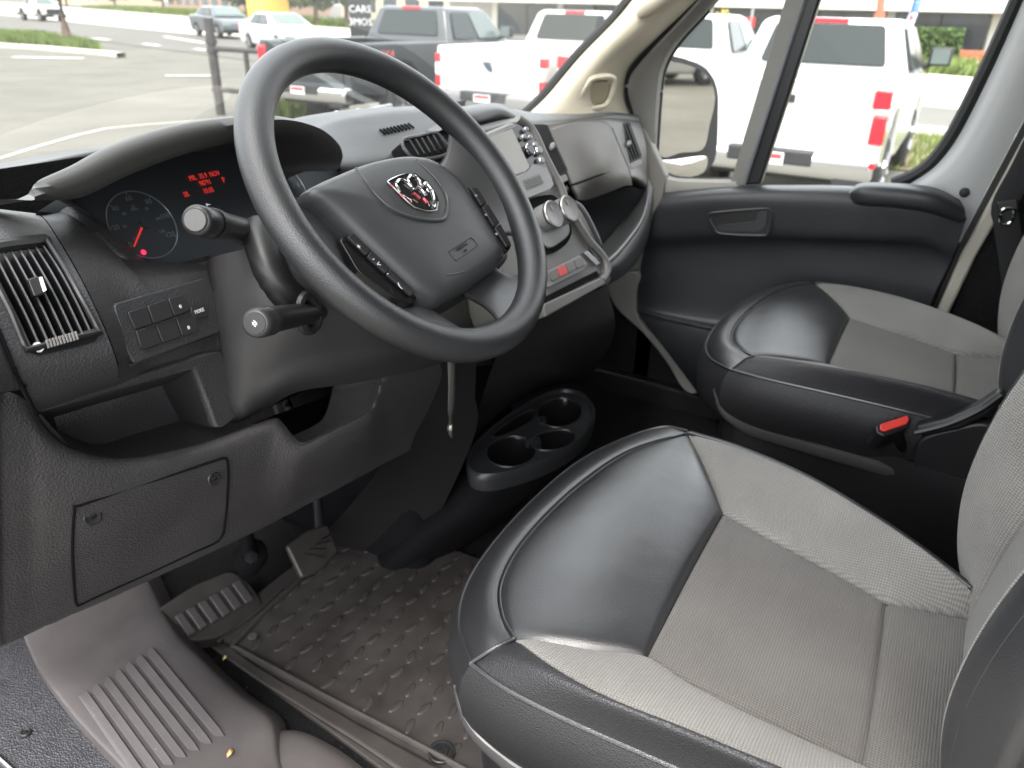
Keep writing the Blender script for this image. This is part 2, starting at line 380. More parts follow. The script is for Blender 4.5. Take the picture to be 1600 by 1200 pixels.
def kerb(name, path, w_, h_, mat, label):
    path = [Vector((p[0], p[1], 0)) for p in path]; vs = []; prof = ((-w_/2, 0), (-w_/2, h_*.8), (-w_/2+.03, h_), (w_/2-.03, h_), (w_/2, h_*.8), (w_/2, 0)); n = len(prof)
    for i, p in enumerate(path):
        t = frame_of(path, i, False); s = Vector((-t.y, t.x, 0))
        for a, b in prof: vs.append(p + s*a + Vector((0, 0, G-.02+b)))
    o = mesh(name, vs, gridfaces(n, len(path)), mat, None); tag(o, label, kind='structure'); return o
KERBP = [gz(-60, 66), gz(0, 73), gz(60, 77), gz(120, 82), gz(165, 86), gz(190, 89)]
kerb('kerb', crv(KERBP, 30), .35, .16, CONC, 'pale curved kerb at the end of the grass strip')
kerb('kerb', [(16.7, -60), (16.8, 0), (18.4, 14)], .25, .14, CONC, 'pale kerb along the near side of the road')
kerb('kerb', [(32.6, -60), (33.0, 0), (55, 50), (100, 160)], .3, .15, CONC, 'pale kerb along the far side of the road')

# grass strips: soil bed plus blades, one uncountable mass each
def grass(name, poly, n, hgt, label, seed=1):
    rr = random.Random(seed); P = [Vector((p[0], p[1], 0)) for p in poly]
    x0 = min(p.x for p in P); x1 = max(p.x for p in P); y0 = min(p.y for p in P); y1 = max(p.y for p in P)
    def inside(x, y):
        c = False
        for i in range(len(P)):
            a, b = P[i-1], P[i]
            if (a.y > y) != (b.y > y) and x < (b.x-a.x)*(y-a.y)/(b.y-a.y)+a.x: c = not c
        return c
    vs = []; fs = []; k = 0
    while k < n:
        x = rr.uniform(x0, x1); y = rr.uniform(y0, y1)
        if not inside(x, y): continue
        h = hgt*rr.uniform(.4, 1.3); a = rr.uniform(0, 6.28); w_ = hgt*.16; dx, dy = math.cos(a)*w_, math.sin(a)*w_; lx, ly = rr.gauss(0, h*.4), rr.gauss(0, h*.4)
        b = len(vs); vs += [(x-dx, y-dy, G-.02), (x+dx, y+dy, G-.02), (x+lx, y+ly, G+h)]; fs.append((b, b+1, b+2)); k += 1
    o = mesh(name, vs, fs, GRASSM, None, smooth=False); tag(o, label, 'grass', kind='stuff')
    s = mesh('verge', [(p.x, p.y, G-.006) for p in P], [tuple(range(len(P)))], SOIL, None, smooth=False); tag(s, 'soil of the ' + label, kind='structure')
def xy(*pp): return [gz(*p) for p in pp]
grass('grass', xy((-60, 64), (0, 70), (60, 74), (120, 79), (160, 82), (150, 74), (120, 66), (60, 56), (-60, 52)), 9000, .32, 'bright green grass strip around the wooden pole', 1)
grass('grass', [(12.2, -6), (16.4, -6), (16.5, 2.0), (13.5, 2.0), (12.4, 1.2)], 9000, .10, 'green grass patch beside the white pickup, before the kerb', 2)
grass('grass', [(34, -30), (40, -30), (44, 12), (35, 3)], 9000, .5, 'yellow green grass strip across the road on the right', 3)
grass('grass', [(58, 52), (70, 52), (120, 160), (106, 160)], 9000, .6, 'green lawn across the road on the left', 4)
grass('grass', xy((428, 182), (485, 184), (482, 166), (430, 164)), 1800, .26, 'tuft of weeds at the foot of the pipe gate', 5)

# ---- vehicles: local frame x forward, y left, z up from the ground
def wheel(root, M, x, y, r, wd, nm='wheel'):
    s = 1 if y > 0 else -1; c = Vector((x, y, r))
    t = lathe(nm, [(r*.62, -wd*.5), (r*.9, -wd*.5), (r, -wd*.32), (r, wd*.32), (r*.9, wd*.5), (r*.62, wd*.5)], M @ c, M.to_3x3() @ Vector((0, s, 0)), TYRE, root, 28)
    q = lathe('rim', [(r*.64, -.02), (r*.64, wd*.42), (r*.58, wd*.46), (r*.52, wd*.3), (r*.2, wd*.34), (r*.12, wd*.42), (.001, wd*.42)], M @ c, M.to_3x3() @ Vector((0, s, 0)), ALLOY, t, 20)
    for k in range(5):
        a = k*1.2566; d = Vector((math.cos(a), 0, math.sin(a)))
        b = tube('spoke', [M @ (c + d*r*.1 + Vector((0, s*wd*.44, 0))), M @ (c + d*r*.6 + Vector((0, s*wd*.46, 0)))], .05*r/.4, ALLOY, t, 6)
def arcpts(cx, r, z0, n=9):  # wheel arch from right to left over the top, for a side profile walked front to back along the bottom
    return [(cx + r*math.cos(math.pi*k/(n-1)), z0 + r*math.sin(math.pi*k/(n-1))) for k in range(n)]
def prism(name, prof, y0, y1, M, mat, root, bevel=.03, seg=3, taper=None):
    n = len(prof); vs = [M @ Vector((x, y0, z)) for x, z in prof] + [M @ Vector((x, y1, z)) for x, z in prof]
    fs = [tuple(range(n)), tuple(range(2*n-1, n-1, -1))] + [(i, (i+1) % n, n+(i+1) % n, n+i) for i in range(n)]
    o = mesh(name, vs, fs, mat, root)
    if bevel: bev(o, bevel, seg, 35)
    return o
def quadplate(name, pts, M, th, mat, root, bevel=.008):
    P = [M @ Vector(p) for p in pts]; n = (P[1]-P[0]).cross(P[-1]-P[0]).normalized()
    return slab(name, rnd(P, .05, 3), n*th, mat, root, bevel)
def greenhouse(root, M, x0b, x0t, x1t, x1b, zb, zt, wb, wt, paint):
    vs = []; fs = []
    rows = [(x0b, x1b, zb, wb), (x0b+(x0t-x0b)*.92, x1b+(x1t-x1b)*.92, zb+(zt-zb)*.92, wb+(wt-wb)*.9), (x0t+.04, x1t-.06, zt, wt-.08)]
    for a, b, z, w_ in rows:
        vs += [M @ Vector(v) for v in ((a, w_, z), (b, w_, z), (b, -w_, z), (a, -w_, z))]
    for k in range(2):
        for i in range(4): fs.append((4*k+i, 4*k+(i+1) % 4, 4*k+4+(i+1) % 4, 4*k+4+i))
    fs.append((8, 9, 10, 11)); o = mesh('cab', vs, fs, paint, root); bev(o, .05, 3, 20); return o
def lerp3(a, b, t): return Vector(a).lerp(Vector(b), t)
def sideglass(root, M, s, x0b, x0t, x1t, x1b, zb, zt, wb, wt, splits, mat):
    """door glass panes on the sloping cab side s=+1 left, -1 right"""
    B0, B1, T1, T0 = Vector((x0b, s*wb, zb)), Vector((x1b, s*wb, zb)), Vector((x1t, s*wt, zt)), Vector((x0t, s*wt, zt))
    for a, b, mm in splits:
        p = [B0.lerp(B1, a), B0.lerp(B1, b), T0.lerp(T1, b), T0.lerp(T1, a)]
        q = [p[0].lerp(p[3], .07), p[1].lerp(p[2], .07), p[1].lerp(p[2], .84), p[0].lerp(p[3], .84)]
        q = [v + Vector((0, s*.012, 0)) for v in q]
        if s < 0: q = q[::-1]
        quadplate('side_window', q, M, -.03, mm, root)
def pickup(loc, rot, label, Lb, paint, style, sc=1.0, group='pickup trucks parked in a row'):
    M = Matrix.Translation(Vector((*loc, G-.03))) @ Matrix.Rotation(rot, 4, 'Z') @ Matrix.Scale(sc, 4)
    t = thing('pickup_truck', (0, 0, 0), label, 'pickup truck', group, Matrix.Translation(Vector((*loc, G-.03))))
    W = .99; zr = 1.38; wr = .41; xw = Lb*.5+.12 if Lb < 2.2 else 1.35; Lc = 2.15; xf = Lb+Lc+1.45; xfw = xf-.95
    # bed
    for s in (1, -1):
        prof = [(0.03, .66), (0.0, 1.0), (.02, zr-.02), (.06, zr), (Lb, zr), (Lb, .58)] + arcpts(xw, .52, .56)
        prism('bed_side', prof, s*W, s*(W-.12), M, paint, t, .035)
        prism('wheel_well', [(xw-.6, .6), (xw-.6, 1.15), (xw+.6, 1.15), (xw+.6, .6)], s*(W-.13), s*(W-.34), M, TRIMBLK, t, .05)
        wheel(t, M, xw, s*(W-.14), wr, .26)
        wheel(t, M, xfw, s*(W-.14), wr, .26)
    prism('bed_floor', [(.05, .70), (.05, .76), (Lb, .76), (Lb, .70)], -W+.1, W-.1, M, TRIMBLK, t, 0)
    prism('bed_front', [(Lb-.05, .6), (Lb-.05, zr-.01), (Lb+.02, zr-.01), (Lb+.02, .6)], -W+.05, W-.05, M, paint, t, .02)
    tg = prism('tailgate', [(0.02, .70), (-.015, .80), (-.02, 1.05), (0.0, 1.28), (-.02, zr-.02), (.0, zr+.01), (.07, zr+.005), (.07, .70)], -W+.17, W-.17, M, paint, t, .015)
    prism('tailgate_handle', [(-.035, 1.17), (-.035, 1.245), (-.01, 1.245), (-.01, 1.17)], -.13, .13, M, TRIMBLK if style != 'ford' else paint, tg, .01)
    for s in (1, -1): prism('corner_post', [(.0, .68), (-.012, 1.0), (.01, zr-.01), (.12, zr-.005), (.12, .68)], s*(W-.165), s*(W-.02), M, paint, t, .02)
    # lower sill / chassis
    prism('chassis', [(.1, .42), (.1, .62), (xf-.3, .62), (xf-.3, .36)], -.62, .62, M, TRIMBLK, t, .02)
    # rear bumper
    bm_ = CHROME if style in ('dark', 'chevy') else SILVERPL
    prism('rear_bumper', [(-.17, .50), (-.19, .56), (-.18, .70), (-.12, .735), (.02, .735), (.04, .50)], -W+.02, W-.02, M, bm_, t, .03)
    prism('bumper_step', [(-.195, .60), (-.195, .745), (-.05, .745), (-.05, .60)], -.42, .42, M, TRIMBLK, t, .02)
    prism('licence_plate', [(-.205, .60), (-.205, .715), (-.194, .715), (-.194, .60)], -.15, .15, M, PLATE, t, 0)
    prism('plate_print', [(-.209, .655), (-.209, .70), (-.2045, .70), (-.2045, .655)], -.13, .13, M, PLATER, t, 0)
    for s in (1, -1):
        prism('bumper_cutout', [(-.175, .42), (-.175, .55), (.0, .55), (.0, .42)], s*.62, s*.92, M, TRIMBLK, t, .03)
    # tail lamps
    for s in (1, -1):
        y0, y1 = s*(W-.17), s*(W+.006)
        if style == 'dark':
            prism('tail_light', [(-.03, .98), (-.035, 1.28), (.04, 1.30), (.14, 1.26), (.10, 1.0)], y0, y1, M, TAILRED, t, .025)
        elif style == 'ford':
            for za, zb_, mm in ((.78, .94, TAILRED), (.945, 1.13, TAILWHT), (1.135, 1.27, TAILRED)):
                prism('tail_light', [(-.03, za), (-.03, zb_), (.12, zb_), (.12, za)], s*(W-.085), y1, M, mm, t, .012)
        else:
            for za, zb_, mm, ya in ((.84, 1.10, TAILRED, .125), (1.102, 1.165, TAILCLR, .115), (1.167, 1.33, TAILRED, .15)):
                prism('tail_light', [(-.035, za), (-.035, zb_), (.13, zb_+.01), (.10, za)], s*(W-ya), s*(W+.006), M, mm, t, .014)
            prism('reflector', [(-.185, .64), (-.185, .70), (-.1, .70), (-.1, .64)], s*(W-.06), s*(W+.002), M, TAILRED, t, .008)
    # cab, hood
    xa = Lb+.04
    prof = [(xa, .50), (xa, zr+.0), (xa+Lc-.1, zr-.02), (xa+Lc+.15, zr-.08), (xf-.2, 1.24), (xf-.03, 1.16), (xf, .9), (xf-.02, .55)] + arcpts(xfw, .54, .52) + [(xa+.4, .44)]
    prism('body', prof, -W+.01, W-.01, M, paint, t, .06, 4)
    g = (xa+.02, xa+.22, xa+Lc-.62, xa+Lc+.05, zr-.03, 1.93, W-.04, .74)
    greenhouse(t, M, *g, paint)
    x0b, x0t, x1t, x1b, zb, zt, wb, wt = g
    for s in (1, -1):
        light = CARGLASSL if style != 'chevy' else CARGLASS
        sideglass(t, M, s, x0b+.16, x0t+.12, x1t-.03, x1b-.16, zb, zt, wb, wt-.01, ((.03, .45, CARGLASS), (.49, .97, light)), CARGLASS)
        # mirror
        my = s*(W+.16); mx = xa+Lc-.35
        mo = prism('side_mirror', [(mx-.06, zr+.02), (mx-.06, zr+.25), (mx+.08, zr+.22), (mx+.10, zr+.05)], s*(W+.03), s*(W+.29), M, TRIMBLK if style != 'third' else paint, t, .03)
        prism('mirror_glass', [(mx-.066, zr+.05), (mx-.066, zr+.22), (mx-.061, zr+.22), (mx-.061, zr+.05)], s*(W+.06), s*(W+.26), M, CARGLASSL, mo, 0)
        tube('mirror_arm', [M @ Vector((mx+.03, s*(W-.03), zr+.0)), M @ Vector((mx+.03, s*(W+.08), zr+.06))], .04, TRIMBLK, t, 8)
    quadplate('rear_window', [(x0b+.03, -.70, zb+.09), (x0b+.03, .70, zb+.09), (x0t-.015, .60, zt-.075), (x0t-.015, -.60, zt-.075)][::-1], M, .035, CARGLASS, t)
    quadplate('windshield', [(x1b-.06, -.78, zb+.06), (x1b-.06, .78, zb+.06), (x1t+.04, .62, zt-.06), (x1t+.04, -.62, zt-.06)], M, .035, CARGLASSL, t)
    prism('brake_light', [(x0t-.03, zt-.06), (x0t-.03, zt-.005), (x0t+.06, zt-.005), (x0t+.06, zt-.06)], -.2, .2, M, TAILRED, t, .008)
    return t, M
tD, MD = pickup((10.05, 9.62), rad(0), 'dark grey pickup truck with red tail lights behind the steering wheel', 2.7, DARKCAR, 'dark')
tF, MF = pickup((11.05, 6.72), rad(0), 'white pickup truck with a small oval badge on its tailgate', 2.75, WHITECAR, 'ford')
tT, MT = pickup((10.9, 4.45), rad(0), 'white pickup truck partly hidden behind the beige pillar', 1.9, WHITECAR, 'third', 1.0)
tC, MC = pickup((8.35, 1.68), rad(0), 'white pickup truck with big rear window seen through the passenger door window', 1.75, WHITECAR, 'chevy')
# badges
BADGE = M_('oval_badge', (.03, .05, .09), .3, coat=.5)
lathe('badge', [(.001, 0), (.10, 0), (.115, .006), (.105, .014), (.001, .016)], MF @ Vector((-.02, 0, 1.12)), Vector((-1, 0, 0)), BADGE, tF, 24, .45)
REDLET = M_('red_letters', (.6, .12, .12), .4)
text('lettering', '4X4', .16, frame3(MD @ Vector((.9, -.994, 1.2)), (1, 0, 0), (0, -1, 0)), REDLET, tD, .004, sx=1.5)

def sedan(loc, rot, label, paint, sc=1.0):
    M = Matrix.Translation(Vector((*loc, G-.02))) @ Matrix.Rotation(rot, 4, 'Z') @ Matrix.Scale(sc, 4)
    t = thing('car', (0, 0, 0), label, 'car', 'cars on the road', Matrix.Translation(Vector((*loc, G-.02))))
    W = .92; prof = [(0, .55), (-.02, .82), (.06, 1.02), (.9, 1.06), (3.3, .99), (4.5, .86), (4.85, .68), (4.9, .42), (4.7, .25)] + arcpts(3.95, .39, .27) + arcpts(.98, .39, .27) + [(.2, .28)]
    prism('body', prof, -W, W, M, paint, t, .09, 4)
    g = (.55, 1.35, 2.65, 3.65, 1.0, 1.46, W-.08, .62)
    greenhouse(t, M, *g, paint)
    for s in (1, -1):
        sideglass(t, M, s, .95, 1.5, 2.55, 3.3, 1.0, 1.46, W-.08, .62, ((.03, .48, CARGLASS), (.51, .96, CARGLASS)), CARGLASS)
        for x in (.98, 3.95): wheel(t, M, x, s*(W-.12), .35, .22)
        prism('tail_light', [(-.03, .78), (-.02, .93), (.12, .95), (.12, .8)], s*.5, s*(W+.004), M, TAILRED, t, .01)
        prism('headlight', [(4.6, .62), (4.55, .74), (4.84, .70), (4.9, .60)], s*.5, s*(W-.02), M, CARGLASSL, t, .02)
    quadplate('rear_window', [(.66, -.66, 1.05), (.66, .66, 1.05), (1.30, .56, 1.42), (1.30, -.56, 1.42)][::-1], M, .025, CARGLASS, t)
    quadplate('windshield', [(3.54, -.70, 1.05), (3.54, .70, 1.05), (2.74, .56, 1.42), (2.74, -.56, 1.42)], M, .025, CARGLASSL, t)
    return t
hd = math.atan2(-5.66, -2.07)
sedan((35.5, 41.6), hd-.02, 'charcoal sedan driving on the road, its side in view', GREYCAR, 1.12)
sedan((27.3, 28.6), hd-.05, 'white sedan half hidden behind the dark pickup', WHITECAR, 1.05)
# far white pickup coming the other way, front in view
tP, MP = pickup((43.6, 73.5), rad(-98), 'white pickup truck far off on the road at the left edge', 1.9, WHITECAR, 'third', .93, 'cars on the road')
prism('front_grille', [(5.42, .62), (5.42, 1.05), (5.53, 1.05), (5.53, .62)], -.72, .72, MP, TRIMBLK, tP, .03)
prism('front_bumper', [(5.40, .34), (5.40, .60), (5.60, .60), (5.60, .38)], -.95, .95, MP, TRIMBLK, tP, .04)
prism('front_plate', [(5.60, .42), (5.60, .55), (5.612, .55), (5.612, .42)], -.18, .18, MP, PLATE, tP, 0)

# ---- street furniture
p0 = gz(107, 68); tp = thing('utility_pole', p0, 'brown wooden pole standing in the grass strip', 'pole')
tube('trunk', [p0 - Vector((0, 0, .3)), p0 + Vector((0, 0, 3)), p0 + Vector((.05, 0, 9))], [.30, .28, .22], WOODP, tp, 14)
tube('guard_sleeve', [p0 - Vector((0, 0, .1)), p0 + Vector((0, 0, .35))], .325, WOODP, tp, 14)
# pipe gate
a = gz(345, 177); gd = Vector((.12, -1, 0)).normalized()
tg_ = thing('pipe_gate', a, 'dark steel pipe gate post with two rails on the asphalt', 'gate')
tube('post', [a - Vector((0, 0, .1)), a + Vector((0, 0, 1.62))], .085, GATE, tg_, 12)
for hz_ in (.42, 1.12): tube('rail', [a + Vector((0, 0, hz_)), a + gd*2.6 + Vector((0, 0, hz_-.02))], .045, GATE, tg_, 10)
tube('stile', [a + gd*.75 + Vector((0, 0, .42)), a + gd*.75 + Vector((0, 0, 1.12))], .045, GATE, tg_, 10)
for hz_ in (.38, 1.05, 1.2): tube('hinge', [a + Vector((0, 0, hz_)), a + Vector((0, 0, hz_+.07))], .105, GATE, tg_, 12)
# board sign with white letters
c = gz(563, 85, .0); c = Vector((17.6, 14.6, 0)); c = PX(563, 28, 19.0)
ts = thing('board_sign', (c.x, c.y, G), 'black board sign with white letters behind the dark pickup', 'sign')
fx = Vector((.66, -.75, 0)); fn = Vector((-.75, -.66, 0))
box('board', c, (.62, .06, 1.0), TRIMBLK, ts, Matrix((fx, -fn, Vector((0, 0, 1)))).transposed(), .01)
for dx in (-.26, .26): tube('leg', [c + fx*dx + Vector((0, 0, -.4)), Vector((c.x, c.y, G-.05)) + fx*dx], .03, TRIMBLK, ts, 8)
for k, s_ in enumerate(('CARS', '3MOS')): text('lettering', s_, .26, frame3(c + fn*.035 + Vector((0, 0, .22-.33*k)), fx, fn), WHITEPR, ts, .006)
# feather banner and red pole by the building
b0 = Vector((37.0, 1.6, G)); b0 = PX(1413, 70, 37.0); b0.z = G
tb = thing('feather_banner', b0, 'blue white and red feather banner on a thin pole', 'banner')
top = PX(1437, -25, 36.6)
tube('pole', [b0, PX(1413, 62, 37.0), top], .03, TRIMBLK, tb, 8)
BLUE = M_('banner_blue', (.10, .22, .62), .7); WHT = M_('banner_white', (.62, .60, .68), .7, var=.3, vscale=3); REDB = M_('banner_red', (.62, .16, .12), .7)
def bq(pxs, x, mat, nm): 
    P = [PX(a_, b_, x) for a_, b_ in pxs]; slab(nm, P, (.015, 0, 0), mat, tb)
bq(((1426, 4), (1440, 4), (1434, 20), (1422, 18)), 37.0, BLUE, 'blue_panel'); bq(((1426, -14), (1442, -12), (1440, 3.6), (1426, 3.6)), 37.0, BLUE, 'blue_panel')
bq(((1422, 18.4), (1434, 20.4), (1427, 40), (1415, 36)), 37.0, WHT, 'white_panel'); bq(((1415, 36.4), (1427, 40.4), (1421, 58), (1411, 54)), 37.0, WHT, 'white_panel')
for (u_, v_) in ((1425, 27), (1420, 40), (1417, 49)): bq(((u_-3, v_-3), (u_+4, v_-1), (u_+2, v_+4), (u_-4, v_+2)), 36.97, REDB, 'red_mark')
q0 = PX(1375, 60, 38); q0.z = G
tr_ = thing('red_post', q0, 'rust red square post in front of the long low building', 'post')
REDP = M_('rust_red_paint', (.36, .12, .07), .7, var=.15)
tube('shaft', [q0, PX(1375, 20, 38)], .22, REDP, tr_, 4); tube('upper_shaft', [PX(1375, 20.2, 38), PX(1379, -30, 38)], .15, REDP, tr_, 4)
# ---- long low building on the right
tbld = thing('building', (50, 0, G), 'long low building with white fascia and dark windows across the road', 'building')
BW = M_('fascia_white', (.66, .65, .59), .7, var=.04); BCOL = M_('column_grey', (.45, .44, .42), .8); BGL = M_('shop_glass', (.035, .045, .05), .15, spec=.6, var=.3, vscale=.6); BRICK = M_('brick_red', (.42, .14, .08), .85)
def bx(nm, x0, x1, y0, y1, z0, z1, mat, par, bevel=0): return box(nm, ((x0+x1)/2, (y0+y1)/2, (z0+z1)/2), (x1-x0, y1-y0, z1-z0), mat, par, None, bevel)
bx('wall', 50.5, 60, -60, 34, G, 1.5, BCOL, tbld); bx('fascia', 48.0, 61, -61, 35, 1.42, 2.75, BW, tbld, .05); bx('roof', 49.2, 60, -60, 34, 2.75, 3.0, GREYTRIM, tbld)
for k in range(18):
    y = 30-k*5; bx('window', 50.35, 50.48, y-4.6, y-.1, G+.35, 1.36, BGL, tbld)
    m_ = bx('mullion', 50.2, 50.52, y-.1, y+.3, G+.02, 1.41, BCOL if k % 3 else BW, tbld)
    bx('glazing_bar', 50.28, 50.4, y-2.4, y-2.3, G+.36, 1.35, TRIMBLK, tbld)
# brick planter: course of separate bricks, wall cap
tpl = thing('brick_planter', (46.5, -4, G), 'low red brick planter wall in front of the dark windows', 'planter')
bx('core', 46.05, 47.0, -16, 1.45, G, G+.62, BRICK, tpl); bx('base_slab', 45.6, 47.2, -17, 2.4, G, G+.16, BW, tpl)
for k in range(24): bx('brick', 45.98, 46.1, 1.3-k*.5-.42, 1.3-k*.5, G+.18+.0, G+.40, BRICK, tpl); bx('brick', 45.98, 46.1, 1.05-k*.5-.42, 1.05-k*.5, G+.43, G+.64, BRICK, tpl)
def leafy(root, c, s, n, size, mat, seed, nm='foliage', boxy=False):
    rr = random.Random(seed); vs = []; fs = []
    for k in range(n):
        while True:
            p = Vector((rr.uniform(-1, 1), rr.uniform(-1, 1), rr.uniform(-1, 1)))
            e = max(abs(p.x), abs(p.y), abs(p.z)) if boxy else p.length
            if e < 1 and e > .55: break
        if not boxy: p *= 1+.25*math.sin(p.x*5+seed)*math.cos(p.y*6)+.15*math.sin(p.z*7)
        q = Vector((c[0]+p.x*s[0], c[1]+p.y*s[1], c[2]+p.z*s[2])); a = Vector((rr.gauss(0, 1), rr.gauss(0, 1), rr.gauss(0, 1))).normalized(); b = a.orthogonal().normalized(); d = a.cross(b); w_ = size*rr.uniform(.6, 1.4)
        i = len(vs); vs += [q-b*w_, q+d*w_*.5, q+b*w_, q-d*w_*.5]; fs.append((i, i+1, i+2, i+3))
    return mesh(nm, vs, fs, mat, root, smooth=False)
HEDGE = M_('hedge_leaves', (.07, .12, .03), .7, var=.4, vscale=3); LEAFY = M_('tree_leaves', (.10, .14, .035), .7, var=.4, vscale=1); LEAFD = M_('dark_leaves', (.06, .085, .03), .7, var=.4, vscale=1)
hc = PX(1450, 72, 44.0)
th = thing('hedge', (hc.x, hc.y, G), 'clipped green hedge left of the brick planter', 'hedge')
leafy(th, (hc.x, hc.y, G+.95), (.8, 1.35, .62), 5000, .10, HEDGE, 3, boxy=True); bx('stems', hc.x-.5, hc.x+.5, hc.y-1.1, hc.y+1.1, G, G+1.3, M_('hedge_core', (.02, .03, .01), .9), th, .1)
# ---- far left background: buildings, trees
def farbuilding(c, s, rot, mat, label, nwin, roofm):
    R = Matrix.Rotation(rot, 3, 'Z'); t = thing('building', (c[0], c[1], G), label, 'building')
    cc = Vector((c[0], c[1], G+s[2]/2)); box('wall', cc, s, mat, t, R)
    box('roof', cc + Vector((0, 0, s[2]/2+.2)), (s[0]+.8, s[1]+.8, .4), roofm, t, R, .05)
    for k in range(nwin):
        y = -s[1]/2 + (k+.5)*s[1]/nwin
        box('window', cc + R @ Vector((-s[0]/2-.02, y, -.2)), (.08, s[1]/nwin*.6, s[2]*.42), BGL, t, R)
CREAM = M_('cream_wall', (.50, .42, .30), .85, var=.1); BRNW = M_('brown_wall', (.34, .24, .17), .85, var=.15)
farbuilding((120, 130), (14, 50, 4.2), -.4, BRNW, 'low brown building beyond the lawn at far left', 9, GREYTRIM)
farbuilding((88, 62), (12, 24, 4.4), -.35, CREAM, 'cream building beyond the road behind the pole sign', 5, BW)
farbuilding((70, 30), (12, 26, 4.2), -.2, CREAM, 'cream building behind the white pickups', 5, BW)
farbuilding((140, 200), (14, 50, 5), -.4, CREAM, 'pale building at the end of the road', 7, BW)
def tree(c, h, r, mat, label, seed):
    t = thing('tree', (c[0], c[1], G), label, 'tree', 'trees across the road'); b = Vector((c[0], c[1], G)); rr = random.Random(seed)
    tube('trunk', [b, b + Vector((.1, 0, h*.4)), b + Vector((.2, .1, h*.75))], [.24, .17, .07], WOODP, t, 8)
    for k in range(4):
        a = k*1.6+rr.random(); tube('limb', [b + Vector((.1, 0, h*.35+.1*k)), b + Vector((.1+math.cos(a)*r*.7, math.sin(a)*r*.7, h*.62+.15*k))], [.1, .03], WOODP, t, 6)
    vs_c = leafy(t, (c[0], c[1], G+h*.68), (r, r, h*.36), 2600, .22, mat, seed, 'crown')
for k, (px, X_, h, r) in enumerate(((105, 112, 6, 3.0), (180, 108, 5, 2.6), (255, 96, 5.5, 2.6), (385, 72, 5, 2.6), (440, 66, 5, 2.2), (492, 60, 4.8, 2.6), (540, 64, 5.5, 2.8), (835, 62, 5, 3.0), (870, 60, 4.4, 2.2))):
    q = PX(px, 12, X_); tree((q.x, q.y), h, r, (LEAFY, LEAFD)[k % 2], ['bushy tree left of the wooden pole top', 'tree above the lawn right of the pole', 'tree just above the charcoal sedan, to its left', 'dark tree directly behind the charcoal sedan', 'tree above the white sedan', 'light green tree right of the white sedan roof', 'tree left of the black board sign', 'tree between the dark pickup cab and the beige pillar', 'small tree beside the white pickup cab, near the beige pillar'][k], 20+k)
# yellow container and red signs across the road
yc = PX(418, 8, 58); YEL = M_('yellow_paint', (.55, .38, .08), .6, var=.15)
ty = thing('yellow_container', (yc.x, yc.y, G), 'yellow container behind the two sedans', 'container')
box('body', (yc.x, yc.y, G+1.35), (2.2, 4.4, 2.2), YEL, ty, Matrix.Rotation(-.35, 3, 'Z'), .03); box('lid', (yc.x, yc.y, G+2.55), (2.4, 4.6, .2), TRIMBLK, ty, Matrix.Rotation(-.35, 3, 'Z'), .03)
for k in range(4): box('rib', Vector((yc.x, yc.y, G+1.35)) + Matrix.Rotation(-.35, 3, 'Z') @ Vector((-1.12, -1.8+1.2*k, 0)), (.08, .12, 2.0), YEL, ty, Matrix.Rotation(-.35, 3, 'Z'))
rc = PX(1172, 45, 26); tsg = thing('road_sign', (rc.x, rc.y, G), 'red and white sign seen above the white pickup hood', 'sign')
RED = M_('sign_red', (.62, .03, .03), .5)
tube('pole', [Vector((rc.x, rc.y, G)), Vector((rc.x, rc.y, rc.z+.6))], .04, STEEL, tsg, 8)
lathe('red_disc', [(.001, 0), (.26, 0), (.26, .03), (.001, .03)], PX(1168, 58, 26), (-1, 0, 0), RED, tsg, 3); lathe('red_star', [(.001, 0), (.2, 0), (.2, .03), (.001, .03)], PX(1172, 35, 26), (-1, 0, 0), RED, tsg, 4)
box('crossbar', PX(1168, 35, 26.1), (.04, 1.0, .06), TRIMBLK, tsg)
pc = PX(1145, 60, 24); tpr = thing('shrub', (pc.x, pc.y, G), 'green and yellow shrub behind the hood of the hidden white pickup', 'shrub')
YLEAF = M_('yellow_leaves', (.45, .36, .06), .7, var=.3); leafy(tpr, (pc.x, pc.y, G+.9), (.5, .55, .75), 1500, .07, HEDGE, 44); leafy(tpr, (pc.x, pc.y+.35, G+1.55), (.35, .4, .45), 900, .07, YLEAF, 45, 'blossom'); tube('stem', [(pc.x, pc.y, G), (pc.x, pc.y, G+.6)], .06, WOODP, tpr, 8)
# ------------------------------------------------------------------ the van's body
van = thing('van_body', (1.16, 0, 0), 'van cab body with beige pillars, roof, floor and windshield', 'van')
HEADL = M_('headliner', (.46, .45, .41), .9, bump=('noise', 300, .4, .001))
# floor and front bulkhead
loft('floor_pan', [[(x_, y_, z_) for x_ in (.22, 1.1, 2.06)] for y_, z_ in ((-.62, -.012), (-.3, -.012), (0, -.012), (.3, -.012), (.6, -.012), (.9, -.012), (1.2, -.012), (1.33, .03), (1.40, .14), (1.42, .35), (1.39, .6), (1.33, .8))], CARPET, van, 20, 60)
# roof with rounded edge towards the header
loft('roof', [[(.12, .42, 1.50), (.5, .50, 1.52), (1.16, .52, 1.53), (1.8, .50, 1.52), (2.2, .42, 1.50)], [(.10, .2, 1.56), (.5, .25, 1.60), (1.16, .25, 1.62), (1.8, .25, 1.60), (2.22, .2, 1.56)], [(.10, -.3, 1.58), (.5, -.3, 1.64), (1.16, -.3, 1.66), (1.8, -.3, 1.64), (2.22, -.3, 1.58)], [(.10, -1.6, 1.58), (.5, -1.6, 1.64), (1.16, -1.6, 1.66), (1.8, -1.6, 1.64), (2.22, -1.6, 1.58)]], HEADL, van, 24, 20, .03)
